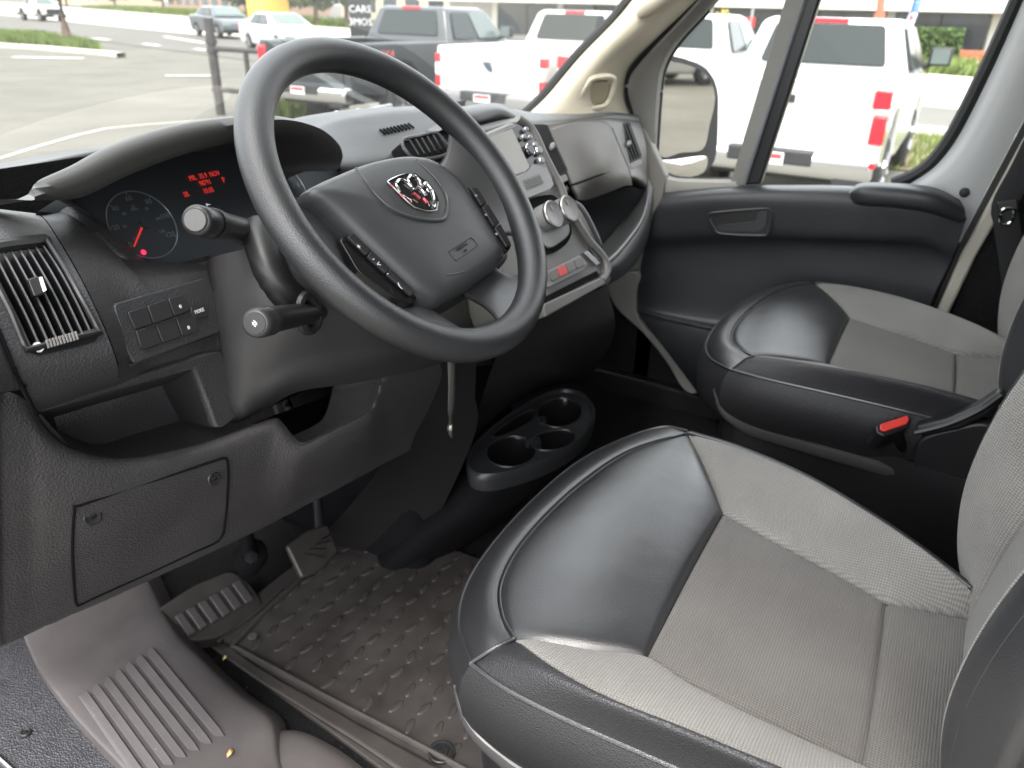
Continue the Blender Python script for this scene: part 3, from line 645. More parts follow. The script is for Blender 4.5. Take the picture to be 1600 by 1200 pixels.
# dark partition behind the seats and lower side walls
box('partition', (1.16, -.66, .6), (2.0, .03, 2.0), CARPET, van, None, .005)
box('side_wall', (2.13, -.95, .5), (.05, 1.1, 2.1), CARPET, van)
# driver-side B pillar and cargo wall, behind the camera's right shoulder; outer skins
box('door_pillar', (.13, -.60, .75), (.16, .22, 1.8), BEIGE, van, None, .02)
box('cargo_wall', (.09, -1.5, .5), (.05, 1.6, 2.3), GREYPAINT, van)
box('sill', (2.10, .25, -.03), (.16, 1.9, .16), BLACK, van, None, .01)
# passenger-side A pillar trim
def XR(lst): return [PX(a, b, c) for a, b, c in lst]
AP = [XR([(815, 190, 1.74), (850, 196, 1.72), (920, 200, 1.80), (1000, 205, 2.0)]),
      XR([(822, 180, 1.74), (855, 178, 1.72), (915, 178, 1.80), (985, 182, 2.0)]),
      XR([(853, 150, 1.78), (880, 148, 1.75), (925, 148, 1.82), (974, 150, 2.0)]),
      XR([(905, 88, 1.83), (927, 92, 1.80), (955, 100, 1.85), (982, 105, 2.0)]),
      XR([(958, 34, 1.88), (980, 38, 1.84), (1010, 50, 1.88), (1032, 52, 2.0)]),
      XR([(986, 0, 1.90), (1010, 2, 1.86), (1050, 5, 1.90), (1078, 8, 2.0)]),
      XR([(1040, -70, 1.94), (1065, -68, 1.90), (1110, -60, 1.93), (1140, -58, 2.02)]),
      XR([(1180, -260, 1.98), (1200, -255, 1.94), (1240, -240, 1.96), (1270, -240, 2.05)])]
ap = loft('windshield_pillar_trim', AP, BEIGE, van, 30, 50, .004, off=0)
tube('windshield_seal', crv([p[0] + Vector((-.004, .006, 0)) for p in AP], 40), .012, RUBBER, van, 8)
# speaker pod in the pillar: raised rim, grille
_a, _b, _c = PX(880, 148, 1.752), PX(930, 148, 1.835), PX(930, 94, 1.803); _n = (_b-_a).cross(_c-_a).normalized(); _n = -_n if _n.x > 0 else _n
spl = (PX(925, 148, 1.822), _n)
sp_out = [PP(x, y, spl) for x, y in ((893, 168), (898, 158), (917, 128), (926, 121), (950, 119), (958, 126), (953, 148), (947, 160), (936, 166), (905, 170))]
sp_in = [PP(x, y, spl) for x, y in ((903, 162), (906, 156), (921, 133), (928, 127), (946, 126), (951, 130), (947, 148), (942, 156), (934, 160), (910, 163))]
rim_path = crv([p - spl[1]*.0 for p in sp_out], 50, True)
tube('speaker_rim', [p + spl[1]*.004 for p in rim_path], .008, BEIGE, ap, 8, True)
slab('speaker_grille', [p + spl[1]*.006 for p in crv(sp_in, 40, True)], -spl[1]*.03, M_('speaker_cloth', (.33, .29, .20), .8, bump=('voronoi', 500, .8, .001)), ap)
# grab handle on the pillar top
tube('grab_handle', crv(XR([(1000, 22, 1.86), (1018, 8, 1.82), (1045, -14, 1.82), (1075, -40, 1.85), (1100, -66, 1.90)]), 24), [.012+.010*math.sin(math.pi*i/23) for i in range(24)], BEIGE, van, 10)
# driver-side A pillar, outside the frame
tube('windshield_pillar', crv([(.16, 1.25, .70), (.17, 1.05, .86), (.18, .75, 1.15), (.2, .42, 1.5)], 16), .05, BEIGE, van, 12)
box('kick_panel', (2.075, 1.05, .28), (.03, .75, .66), BLACK, van)
# windshield: curved sheet from cowl to header
def wsrow(y0, dy, z, x0, x1): return [(x0, y0, z), (x0+.35, y0+dy*.75, z+.01), (1.16, y0+dy, z+.015), (x1-.35, y0+dy*.75, z+.01), (x1, y0, z)]
ws = loft('windshield', [wsrow(1.22, .22, .74, .20, 2.10), wsrow(1.02, .26, .90, .20, 2.08), wsrow(.66, .20, 1.20, .22, 2.06), wsrow(.36, .16, 1.50, .24, 2.04)], WINDGLASS, van, 40, 30)
loft('cowl', [wsrow(1.16, .25, .78, .36, 1.96), wsrow(1.26, .27, .76, .34, 1.98), wsrow(1.55, .2, .70, .30, 2.02), wsrow(1.75, .15, .45, .25, 2.05)], BLACK, van, 30, 12, .01)
# lower beige body strip between dash and door
slab('lower_pillar_trim', crv(XR([(948, 436, 1.98), (998, 425, 1.98), (993, 455, 1.98), (994, 480, 1.98), (1003, 505, 1.98), (1030, 533, 1.98), (1066, 566, 1.98), (1098, 600, 1.98), (1090, 615, 1.98), (1068, 610, 1.98), (1040, 565, 1.98), (1005, 522, 1.98), (972, 492, 1.98), (955, 470, 1.98)]), 60, True), (.03, 0, 0), GREYTRIM, van, .006)
# upper body strip at the dash end
slab('pillar_base_trim', XR([(992, 205, 2.005), (1006, 200, 2.005), (1040, 275, 2.005), (1035, 310, 2.005), (1012, 350, 2.005), (1000, 425, 2.005), (940, 440, 2.005), (940, 300, 2.005)]), (.03, 0, 0), M_('pillar_base_grey', (.20, .195, .18), .55), van, .004)

# ------------------------------------------------------------------ passenger door
door = thing('passenger_door', (2.05, .3, .1), 'passenger door with dark lower panel, armrest and window frame', 'door')
DX = 2.03
def strip(name, outer, inner, x, mat, par, bulge=.02, nv=40, x2=None):
    x2 = x if x2 is None else x2
    a = crv([PX(u, v, x) for u, v in outer], nv); b = crv([PX(u, v, x2) for u, v in inner], nv); rows = []
    for i in range(nv): rows.append([a[i] + Vector((.03, 0, 0)), a[i], (a[i]+b[i])/2 - Vector((bulge, 0, 0)), b[i], b[i] + Vector((.05, 0, 0))])
    vs = [p for r in rows for p in r]
    return mesh(name, vs, gridfaces(5, nv), mat, par, ang=60)
DOORFR = M_('door_frame_grey', (.20, .195, .18), .55, bump=('voronoi', 700, .2, .0005), var=.06)
strip('window_frame', [(1004, 300), (1003, 240), (985, 178), (976, 140), (982, 112), (1012, 76), (1065, 20), (1120, -45)], [(1033, 290), (1020, 262), (1021, 225), (1027, 140), (1035, 100), (1058, 62), (1102, 14), (1150, -40)], DX-.01, DOORFR, door, .012)
strip('window_frame', [(1023, 306), (1060, 300), (1110, 300), (1160, 298)], [(1021, 250), (1036, 274), (1062, 283), (1150, 285)], DX-.012, GREYTRIM, door, .004)
# bright inner edge of the quarter window
tube('quarter_window_bead', crv([PX(u, v, DX+.01) for u, v in ((1102, 14), (1058, 62), (1036, 100), (1028, 140), (1022, 225), (1021, 252), (1030, 270), (1050, 281), (1075, 284), (1143, 285))], 50), .008, GREYTRIM, door, 8)
tube('window_gasket', crv([PX(u, v, DX+.022) for u, v in ((1108, 16), (1064, 64), (1041, 102), (1033, 140), (1027, 225), (1027, 250), (1036, 267), (1054, 277), (1078, 280), (1146, 281))], 50), .006, RUBBER, door, 8)
tube('door_seal', crv([PX(u, v, 2.02) for u, v in ((990, 200), (980, 172), (973, 142), (979, 112), (1010, 74), (1063, 18), (1120, -50))], 40), .016, RUBBER, door, 10)
# divider bar: grey inner face and black glossy run channel
slab('divider_bar', [PX(u, v, DX) for u, v in ((1139, 292), (1160, 292), (1262, 0), (1285, -60), (1250, -60), (1226, 0))], (.03, 0, 0), DOORFR, door, .004)
slab('run_channel', [PX(u, v, DX+.006) for u, v in ((1157, 290), (1188, 288), (1281, 0), (1305, -60), (1278, -60), (1257, 0))], (.03, 0, 0), M_('run_channel_black', (.02, .021, .024), .28), door, .006)
tube('channel_highlight', [PX(u, v, DX+.0) for u, v in ((1163, 288), (1266, -30))], .0045, M_('highlight_grey', (.16, .17, .19), .3), door, 8)  # pale tube painting the highlight along the glossy channel
# panes
PANEQ = [PX(u, v, DX+.04) for u, v in ((1015, 300), (1010, 220), (1025, 100), (1090, 10), (1160, -70), (1300, -70), (1160, 300))]
mesh('quarter_glass', PANEQ, [tuple(range(len(PANEQ)))], SIDEGLASS, door, False)
PANEM = [PX(u, v, DX+.045) for u, v in ((1165, 300), (1300, -70), (1620, -70), (1600, 0), (1500, 220), (1440, 300))]
mesh('door_glass', PANEM, [tuple(range(len(PANEM)))], SIDEGLASS, door, False)
# rear metal of the door around the window
gk = [(1395, 288), (1425, 276), (1455, 255), (1490, 208), (1540, 110), (1590, 0), (1620, -70)]
tube('window_gasket', crv([PX(u, v, DX+.02) for u, v in gk], 40), .016, RUBBER, door, 8)
ed = [(1420, 296), (1448, 276), (1473, 255), (1508, 208), (1556, 110), (1604, 0), (1640, -80)]
md = [(1440, 305), (1468, 285), (1493, 262), (1526, 214), (1572, 118), (1622, 0), (1655, -80)]
rr_ = [(1500, 380), (1512, 355), (1522, 335), (1545, 290), (1590, 205), (1660, 70), (1700, -80)]
loft('inner_metal', [[PX(u, v, DX+.03) for u, v in gk], [PX(u, v, DX-.0) for u, v in ed], [PX(u, v, DX-.012) for u, v in md], [PX(u, v, DX-.012) for u, v in [((a[0]+b[0])/2, (a[1]+b[1])/2) for a, b in zip(md, rr_)]], [PX(u, v, DX-.004) for u, v in rr_]], GREYPAINT, door, 40, 24)
lathe('grommet', [(.001, .004), (.007, .004), (.0085, .003), (.0105, .0015), (.011, 0)], PX(1507, 301, DX-.013), (-1, 0, .1), RUBBER, door, 16)
box('lower_shell', (2.085, .22, .30), (.05, 1.02, .66), BLACK, door, None, .01)
# dark moulded panel
rows = [XR([(1040, 299, 2.03), (1130, 291, 2.03), (1250, 289, 2.03), (1340, 291, 2.03), (1440, 300, 2.03), (1505, 332, 2.03)]),
        XR([(1036, 306, 1.985), (1130, 297, 1.975), (1250, 295, 1.975), (1340, 297, 1.975), (1440, 306, 1.975), (1510, 340, 1.99)]),
        XR([(1030, 318, 1.96), (1130, 310, 1.95), (1250, 309, 1.95), (1340, 312, 1.95), (1440, 322, 1.95), (1507, 350, 1.975)]),
        XR([(1019, 345, 1.96), (1130, 342, 1.955), (1250, 344, 1.955), (1340, 350, 1.955), (1440, 358, 1.955), (1500, 372, 1.97)]),
        XR([(1010, 372, 1.965), (1130, 368, 1.965), (1250, 370, 1.965), (1340, 374, 1.965), (1440, 378, 1.965), (1490, 395, 1.975)]),
        XR([(1006, 395, 1.985), (1130, 384, 1.99), (1250, 384, 1.99), (1340, 386, 1.99), (1440, 392, 1.99), (1482, 415, 1.99)]),
        XR([(998, 440, 1.99), (1130, 440, 1.995), (1250, 440, 1.995), (1340, 440, 1.995), (1420, 445, 1.995), (1460, 460, 1.99)]),
        XR([(996, 482, 1.985), (1130, 505, 1.985), (1250, 515, 1.985), (1340, 520, 1.985), (1400, 520, 1.985), (1440, 520, 1.99)]),
        XR([(1000, 492, 1.95), (1130, 520, 1.93), (1250, 530, 1.93), (1340, 535, 1.93), (1400, 535, 1.93), (1430, 535, 1.95)]),
        XR([(1050, 560, 1.95), (1130, 600, 1.92), (1250, 610, 1.92), (1340, 610, 1.92), (1400, 610, 1.92), (1420, 600, 1.95)]),
        XR([(1110, 640, 1.98), (1160, 690, 1.95), (1250, 700, 1.95), (1340, 700, 1.95), (1400, 690, 1.95), (1410, 680, 1.98)])]
DOORPL = M_('door_panel_plastic', (.027, .0295, .033), .42, bump=('voronoi', 800, .3, .0005), var=.1, rvar=.05)
pn = loft('door_panel', rows, DOORPL, door, 60, 70)
# armrest pad
ar = [XR([(1327, 300, 1.955), (1345, 286, 1.97), (1400, 286, 1.97), (1460, 293, 1.97), (1500, 312, 1.975)]), XR([(1327, 304, 1.945), (1345, 293, 1.925), (1400, 294, 1.92), (1460, 302, 1.925), (1507, 326, 1.955)]), XR([(1329, 310, 1.945), (1345, 306, 1.915), (1400, 309, 1.91), (1460, 317, 1.915), (1508, 340, 1.955)]), XR([(1334, 318, 1.95), (1350, 319, 1.925), (1400, 322, 1.92), (1455, 330, 1.925), (1503, 346, 1.96)]), XR([(1340, 321, 1.97), (1355, 323, 1.965), (1400, 326, 1.965), (1450, 334, 1.965), (1498, 349, 1.975)])]
loft('armrest', ar, M_('armrest_vinyl', (.032, .0355, .039), .42, bump=('voronoi', 600, .3, .0005)), door, 40, 24)
# pull-cup handle: flush black plate as recess shade, lip, lever
HP = plane(PX(1160, 345, 1.952), (-1, 0, 0))
hq = [PP(u, v, HP) for u, v in ((1108, 336), (1128, 331), (1188, 326), (1203, 328), (1206, 346), (1200, 364), (1190, 368), (1128, 365), (1116, 356))]
hd_ = slab('handle_cup', crv(hq, 40, True), (.012, 0, 0), BLACK, door)
tube('handle_rim', crv(hq, 50, True), .0035, DOORPL, hd_, 6, True)
slab('lever', rnd([PP(u, v, HP) - Vector((.004, 0, 0)) for u, v in ((1118, 352), (1180, 346), (1186, 330), (1200, 330), (1198, 352), (1186, 362), (1124, 362))], .006), (.010, 0, 0), DOORPL, hd_, .003)
# pocket edge
tube('pocket_edge', crv(XR([(999, 487, 1.95), (1060, 502, 1.94), (1130, 516, 1.93), (1200, 522, 1.93)]), 20), .005, DOORPL, door, 8)
# ------------------------------------------------------------------ B pillar and seat belt
slab('door_pillar_trim', XR([(1457, 502, 2.0), (1501, 400, 2.0), (1545, 318, 2.0), (1602, 212, 2.0), (1680, 60, 2.0), (1720, 60, 2.0), (1625, 235, 2.0), (1560, 340, 2.0), (1524, 402, 2.0), (1476, 504, 2.0)]), (.04, 0, 0), M_('pillar_beige', (.42, .40, .34), .6), van, .006)
slab('pillar_gap', XR([(1440, 520, 2.02), (1492, 400, 2.02), (1518, 345, 2.02), (1600, 190, 2.02), (1700, 0, 2.02), (1725, 0, 2.02), (1610, 212, 2.02), (1505, 405, 2.02), (1460, 520, 2.02)]), (.03, 0, 0), RUBBER, van)
slab('pillar_lining', XR([(1470, 540, 2.015), (1520, 400, 2.015), (1620, 230, 2.015), (1800, 0, 2.015), (1900, 500, 2.015), (1600, 700, 2.015)]), (.03, 0, 0), CARPET, van)
belt = thing('seat_belt', PX(1575, 330, 1.97), 'black seat belt with metal tongue beside the passenger seat', 'seat belt')
bp = crv(XR([(1640, 180, 1.97), (1600, 262, 1.96), (1570, 318, 1.955), (1572, 345, 1.955), (1580, 400, 1.96), (1590, 480, 1.96)]), 30)
tube('webbing', bp, .024, M_('webbing', (.012, .012, .013), .8, bump=('noise', 900, .4, .0005)), belt, 12, False, Vector((-1, 0, 0)), .08)
tube('tongue', crv(XR([(1567, 327, 1.95), (1582, 326, 1.95), (1584, 336, 1.95), (1578, 348, 1.95), (1566, 350, 1.95), (1562, 343, 1.95)]), 24, True), .003, CHROME, belt, 6, True)
slab('tongue_grip', rnd(XR([(1556, 316, 1.95), (1590, 310, 1.95), (1592, 328, 1.95), (1560, 331, 1.95)]), .006), (.012, 0, 0), BLACK, belt, .003)
# ------------------------------------------------------------------ passenger side mirror outside the quarter window
mir = thing('side_mirror', (2.3, .5, .6), 'black passenger side mirror with two mirror glasses outside the quarter window', 'mirror')
MX0 = 2.32
mo = [(1030, 92), (1050, 88), (1082, 96), (1108, 112), (1121, 142), (1122, 180), (1120, 232), (1114, 256), (1098, 272), (1072, 282), (1040, 276), (1028, 250), (1026, 180)]
MPL = plane(PX(1072, 180, MX0), (-.435, -.90, -.008))
ring = crv([PP(u, v, MPL) for u, v in mo], 60, True)
nM = MPL[1]; cM = sum(ring, Vector())/60
vs = []; prof = ((1.0, .0), (1.02, -.03), (.97, -.09), (.80, -.14), (.45, -.165))
for f_, d_ in prof: vs += [cM + (p-cM)*f_ + nM*d_ for p in ring]
ff = gridfaces(60, 5, cu=True) + [tuple(range(240, 300)), tuple(range(0, 60))]
mesh('housing', vs, ff, M_('mirror_housing', (.022, .024, .026), .45, bump=('noise', 500, .2, .0005)), mir)
MIRR = M_('mirror_silver', (.62, .61, .58), .02, metal=1)
g1 = [(1033, 100), (1052, 97), (1082, 105), (1104, 120), (1114, 145), (1113, 166), (1106, 195), (1096, 232), (1062, 238), (1029, 242), (1028, 180)]
slab('main_glass', [p + nM*.004 for p in crv([PP(u, v, MPL) for u, v in g1], 50, True)], nM*.003, MIRR, mir)
MPL2 = plane(MPL[0], (-.44, -.86, .26))
g2 = crv([PP(u, v, MPL) for u, v in ((1030, 252), (1050, 249), (1085, 244), (1102, 244), (1104, 256), (1096, 270), (1070, 277), (1046, 274))], 40, True)
c2 = sum(g2, Vector())/40; n2 = Vector((-.44, -.86, .24)).normalized()
vs = [c2 + nM*.010]; fs = []
for k_ in range(1, 6):
    for p in g2: q = c2.lerp(p, k_/5); vs.append(q + nM*(.010 - .006*(k_/5)**2))
for i in range(40): fs.append((0, 1+i, 1+(i+1) % 40))
for k_ in range(4):
    for i in range(40): a = 1+k_*40+i; b = 1+k_*40+(i+1) % 40; fs.append((a, b, b+40, a+40))
mesh('convex_glass', vs, fs, MIRR, mir)
tube('arm', [PX(1045, 325, 2.12), PX(1058, 312, 2.28), PX(1066, 292, 2.44)], [.03, .035, .03], BLACK, mir, 12)
# things the mirror reflects, parked behind the van
sedan((10.6, -19.0), rad(165), 'silver car parked behind the van, seen only in the side mirror', GREYTRIM, 1.0)
sedan((10.2, -24.5), rad(170), 'white car parked behind the van, seen only in the side mirror', WHITECAR, 1.0)
# ------------------------------------------------------------------ dashboard
dash = thing('dashboard', (1.1, .8, .3), 'dark grey dashboard with vents, switches and open trays', 'dashboard')
def Yr(lst): return [PY(a, b, c) for a, b, c in lst]
def shift(pts, d): d = Vector(d); return [Vector(p)+d for p in pts]

# --- lower knee bolster: from the tray lip down to its bottom edge, wrapping the left end
TOP = [(-12, 604), (0, 608), (28, 618), (48, 634), (70, 668), (92, 690), (125, 706), (170, 715), (215, 714), (270, 704), (330, 688), (385, 668), (428, 653), (442, 662), (458, 682), (474, 691), (500, 680), (530, 664), (566, 646), (582, 630), (592, 600), (602, 578), (655, 556), (720, 530)]
BOT = [(-12, 1010), (8, 1006), (28, 998), (50, 986), (75, 975), (100, 964), (125, 953), (165, 936), (205, 918), (250, 897), (300, 875), (345, 854), (385, 835), (410, 823), (430, 812), (450, 802), (478, 787), (508, 772), (545, 752), (575, 736), (600, 722), (625, 710), (680, 680), (740, 640)]
def bol(s, y, lx=0.0):
    out = []
    for i, (t, b) in enumerate(zip(TOP, BOT)):
        f = i/(len(TOP)-1)
        p = PY(t[0]+(b[0]-t[0])*s, t[1]+(b[1]-t[1])*s, y+.015*math.sin(math.pi*min(f*1.4, 1)) - .02*f)
        out.append(p)
    # wrap round the end of the dash
    a = out[0]; return [a + Vector((.012, .30, 0)), a + Vector((-.004, .05, 0))] + out
rows = [shift(bol(0, .70), (0, .10, -.05)), shift(bol(0, .70), (0, .02, -.015)), bol(0, .665), bol(.035, .650), bol(.10, .645), bol(.35, .655), bol(.62, .685), bol(.86, .72), bol(.96, .735), bol(1.0, .75), shift(bol(1.0, .75), (0, .05, .012)), shift(bol(1.0, .75), (0, .25, .02))]
bolster = loft('knee_bolster', rows, PLBRN, dash, 150, 90, par=True)
# access panel: a plate let into the bolster, seam groove and two turn fasteners
def bolp(u, v, d=0.0):
    """point of the bolster surface under a pixel"""
    best = min(range(len(TOP)), key=lambda i: abs(TOP[i][0]-u))
    # vertical fraction at this pixel column
    def at(L, x):
        for a, b in zip(L, L[1:]):
            if a[0] <= x <= b[0]: return a[1]+(b[1]-a[1])*(x-a[0])/max(b[0]-a[0], 1e-6)
        return L[0][1] if x < L[0][0] else L[-1][1]
    t = at(TOP, u); b = at(BOT, u); s = min(max((v-t)/(b-t), 0), 1); f = 0
    ys = [(0, .665), (.035, .650), (.10, .645), (.35, .655), (.62, .685), (.86, .72), (.96, .735), (1, .75)]
    for (s0, y0), (s1, y1) in zip(ys, ys[1:]):
        if s0 <= s <= s1: y = y0+(y1-y0)*(s-s0)/(s1-s0)
    f = min(max((u+12)/752, 0), 1); f = f**.9
    y += .015*math.sin(math.pi*min(f*1.4, 1)) - .02*f
    return PY(u, v, y) + Vector((0, -d, d*.25))
apl = [(116, 797), (124, 790), (200, 764), (280, 738), (345, 717), (353, 716), (356, 726), (356, 760), (352, 810), (343, 843), (300, 864), (240, 892), (180, 919), (130, 942), (121, 946), (117, 930), (113, 860)]
seam = [bolp(u, v, .0005) for u, v in apl]
tube('panel_seam', crv(seam, 120, True), .0016, VOID, bolster, 6, True)
def fast(u, v, r):
    c = bolp(u, v, .001); n = Vector((-.15, -.95, .2))
    f = lathe('fastener', [(r*1.25, -.002), (r*1.25, .001), (r*1.05, .0025), (r, .0015), (r*.55, .001), (r*.5, .003), (.001, .003)], c, n, BLACK, dash, 20)
    box('screw_slot', c + n*.004, (r*.8, r*.12, .001), VOID, f, frame3(c, (1, 0, .2), n).to_3x3()); return f
fast(143, 807, .0075); fast(333, 748, .0065)

# --- open storage tray over the bolster
tr_fr = Yr([(60, 640, .66), (125, 701, .675), (215, 711, .68), (330, 684, .685), (420, 656, .685)])
tray = loft('tray_floor', [shift(tr_fr, (0, 0, -.004)), shift(tr_fr, (0, .03, -.014)), Yr([(90, 672, .80), (150, 694, .80), (215, 676, .80), (281, 657, .80), (345, 640, .80)])], PLBRN, dash, 40, 12)
loft('tray_back', [Yr([(90, 672, .80), (150, 694, .80), (215, 676, .80), (281, 657, .80)]), Yr([(70, 600, .81), (130, 585, .81), (195, 570, .81), (253, 560, .81)])], PLASTIC, dash, 20, 8)
loft('tray_side', [Yr([(281, 657, .80), (305, 662, .74), (336, 669, .68)]), Yr([(266, 628, .80), (290, 625, .74), (320, 622, .68)]), Yr([(252, 600, .80), (275, 592, .74), (304, 576, .68)])], PLASTIC, dash, 12, 12)
loft('tray_roof', [Yr([(60, 646, .665), (178, 612, .68), (304, 577, .682)]), Yr([(60, 660, .80), (150, 632, .80), (254, 602, .80)])], PLASTIC, dash, 12, 6)
fp_ = Yr([(60, 640, .664), (120, 617, .668), (176, 600, .672), (250, 577, .676), (322, 555, .678), (348, 550, .690), (364, 600, .685), (380, 646, .675), (350, 668, .666), (337, 670, .668), (322, 626, .674), (304, 578, .680), (240, 596, .678), (178, 613, .676), (62, 648, .668)])
slab('tray_frame', fp_, (0, .012, 0), PLBRN, dash, .004)
# shade-black sheet behind everything on the driver side
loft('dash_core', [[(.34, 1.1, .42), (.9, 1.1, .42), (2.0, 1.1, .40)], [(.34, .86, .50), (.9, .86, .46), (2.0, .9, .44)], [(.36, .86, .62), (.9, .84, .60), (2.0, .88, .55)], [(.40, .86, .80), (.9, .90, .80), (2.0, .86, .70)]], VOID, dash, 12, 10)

# --- left vent pod
PL_ = [(-40, 322, .90), (-40, 337, .80), (-36, 366, .715), (-22, 432, .658), (2, 522, .625), (26, 582, .612), (45, 624, .628), (62, 645, .67)]
PR_ = [(60, 334, .90), (74, 349, .80), (97, 385, .715), (124, 432, .665), (157, 500, .635), (179, 555, .622), (185, 585, .636), (180, 604, .675)]
prow = []
for l_, r_ in zip(PL_, PR_):
    a, b = PY(*l_), PY(*r_); prow.append([a, a.lerp(b, .33), a.lerp(b, .66), b])
NU, NV = 61, 81
PG = loftpts(prow, NU, NV)
# hole for the grille: cells whose projection falls inside the opening
def topix(p): v = p-CAM; w_ = v.dot(FWD); return 800+FPX*v.dot(RGT)/w_, 600-FPX*v.dot(UPV)/w_
def inpoly(x, y, P):
    c = False
    for i in range(len(P)):
        (ax, ay), (bx_, by) = P[i-1], P[i]
        if (ay > y) != (by > y) and x < (bx_-ax)*(y-ay)/(by-ay)+ax: c = not c
    return c
OPEN = [(-60, 384), (0, 378), (68, 372), (84, 395), (110, 438), (150, 517), (42, 545), (18, 490), (-30, 400)]
def sk(i, j):
    p = (PG[j][i]+PG[j+1][i+1])/2; x, y = topix(p); return inpoly(x, y, OPEN)
pod = mesh('vent_pod', [p for r in PG for p in r], gridfaces(NU, NV, skip=sk), PLASTIC2, dash)
def podY(u, v):
    best = min(((topix(PG[j][i]), PG[j][i]) for j in range(NV) for i in range(0, NU, 2)), key=lambda q: (q[0][0]-u)**2+(q[0][1]-v)**2)
    return PY(u, v, best[1].y)
vn = Vector((-.12, -.86, .48)).normalized()
vent_l = [podY(*p) for p in ((-28, 400), (-6, 445), (18, 492), (42, 545))]
vent_r = [podY(*p) for p in ((70, 374), (98, 415), (126, 466), (150, 517))]
# frame bead, dark box, slats with light front edges, tab and thumb wheel
vf = crv([podY(*p) + vn*.001 for p in ((-28, 400), (-24, 384), (0, 378), (68, 371), (76, 380), (98, 415), (126, 466), (152, 515), (148, 521), (95, 533), (46, 546), (38, 540), (18, 492), (-6, 445))], 90, True)
tube('vent_frame', vf, .0028, BLACK, pod, 8, True)
Lc, Rc = crv(vent_l, 20), crv(vent_r, 20)
bk = [[Lc[k] - vn*.05 for k in range(20)], [Rc[k] - vn*.05 for k in range(20)]]
mesh('vent_cavity', [Lc[k] - vn*.002 for k in range(20)] + bk[0] + bk[1] + [Rc[k] - vn*.002 for k in range(20)], gridfaces(20, 4), VOID, pod)
SLAT = M_('vent_slat', (.012, .012, .013), .34)
tube('vent_top_bar', crv([podY(*p) - vn*.002 for p in ((-30, 392), (0, 384), (40, 379), (70, 376))], 16), .006, BLACK, pod, 8)
for k in range(8):
    f = (k+.55)/8; ff_ = [Lc[i].lerp(Rc[i], f) for i in range(20)]
    sd_ = (Rc[10]-Lc[10]).normalized()*.0011
    vs = []
    for p in ff_: vs += [p - vn*.004 - sd_, p - vn*.004 + sd_, p - vn*.030 + sd_, p - vn*.030 - sd_]
    s_ = mesh('slat', vs, gridfaces(4, 20, cu=True) + [(0, 1, 2, 3)], SLAT, pod); bev(s_, .0005, 2)
    tube('slat_edge', [p - vn*.0038 for p in ff_], .0009, M_('slat_edge_grey', (.10, .10, .105), .35) if k == 0 else bpy.data.materials['slat_edge_grey'], s_, 6)
lv = podY(60, 450)
slab('vent_tab', rnd([podY(*p) - vn*.003 for p in ((41, 438), (60, 432), (70, 460), (52, 466))], .003), vn*.007, BLACK, pod, .002)
slab('vent_tab_mark', rnd([podY(*p) + vn*.0045 for p in ((58, 436), (63, 435), (70, 456), (65, 459))], .001), vn*.001, WHITEPR, pod)
# thumb wheel under the grille: ribbed drum
wp = [podY(*p) for p in ((66, 541), (118, 526))]; wd_ = (wp[1]-wp[0])
THW = M_('thumb_wheel_grey', (.22, .21, .205), .4)
for k in range(10):
    u0, v0 = 68+5.0*k, 536.5-1.45*k
    slab('thumb_wheel_rib', rnd([podY(u0, v0-3) + vn*.0032, podY(u0+3.2, v0-3.9) + vn*.0032, podY(u0+7.2, v0+9.1) + vn*.0032, podY(u0+4.0, v0+10) + vn*.0032], .0006), vn*.0030, THW, pod, .0006)
for (u, v), r_ in (((59, 543), .0042), ):
    lathe('close_mark', [(.001, 0), (r_, 0), (r_, .0006), (.001, .0006)], podY(u, v) + vn*.0008, vn, WHITEPR, pod, 16)
tube('open_mark', crv([podY(128, 527) + vn*.001 + Vector((math.cos(a)*.003, 0, math.sin(a)*.003)) for a in [k*.785 for k in range(8)]], 20, True), .0007, WHITEPR, pod, 5, True)
slab('wheel_bezel', rnd([podY(*p) + vn*.0002 for p in ((46, 552), (44, 547), (150, 519), (153, 524), (148, 534), (125, 541), (60, 556))], .003), vn*.0012, SLAT, pod, .0006)
# demister slot plates on top, outer end panel
sp = plane(PY(5, 343, .80), (0, -.25, .97))
for k in range(0): slab('demist_slat', [PP(-40+14*k, 340+2*k, sp), PP(14+8*k-14, 342+2.6*k, sp), PP(18+8*k-14, 344+2.6*k, sp), PP(-38+14*k, 343+2*k, sp)], (0, 0, .002), VOID, pod)
loft('end_panel', [Yr([(-60, 360, .68), (-38, 372, .705)]), Yr([(-60, 440, .62), (-24, 440, .652)]), Yr([(-60, 530, .58), (0, 525, .622)]), Yr([(-60, 585, .565), (25, 584, .61)]), Yr([(-60, 622, .57), (42, 607, .617)])], PLBRN, dash, 12, 24)
tube('end_panel_seam', crv(Yr([(-10, 500, .627), (0, 521, .620), (25, 582, .607), (46, 627, .622), (58, 648, .652)]), 30), .0018, VOID, dash, 6)
tube('end_panel_seam', crv(Yr([(-40, 622, .62), (0, 613, .62), (42, 602, .614)]), 12), .0016, VOID, dash, 6)

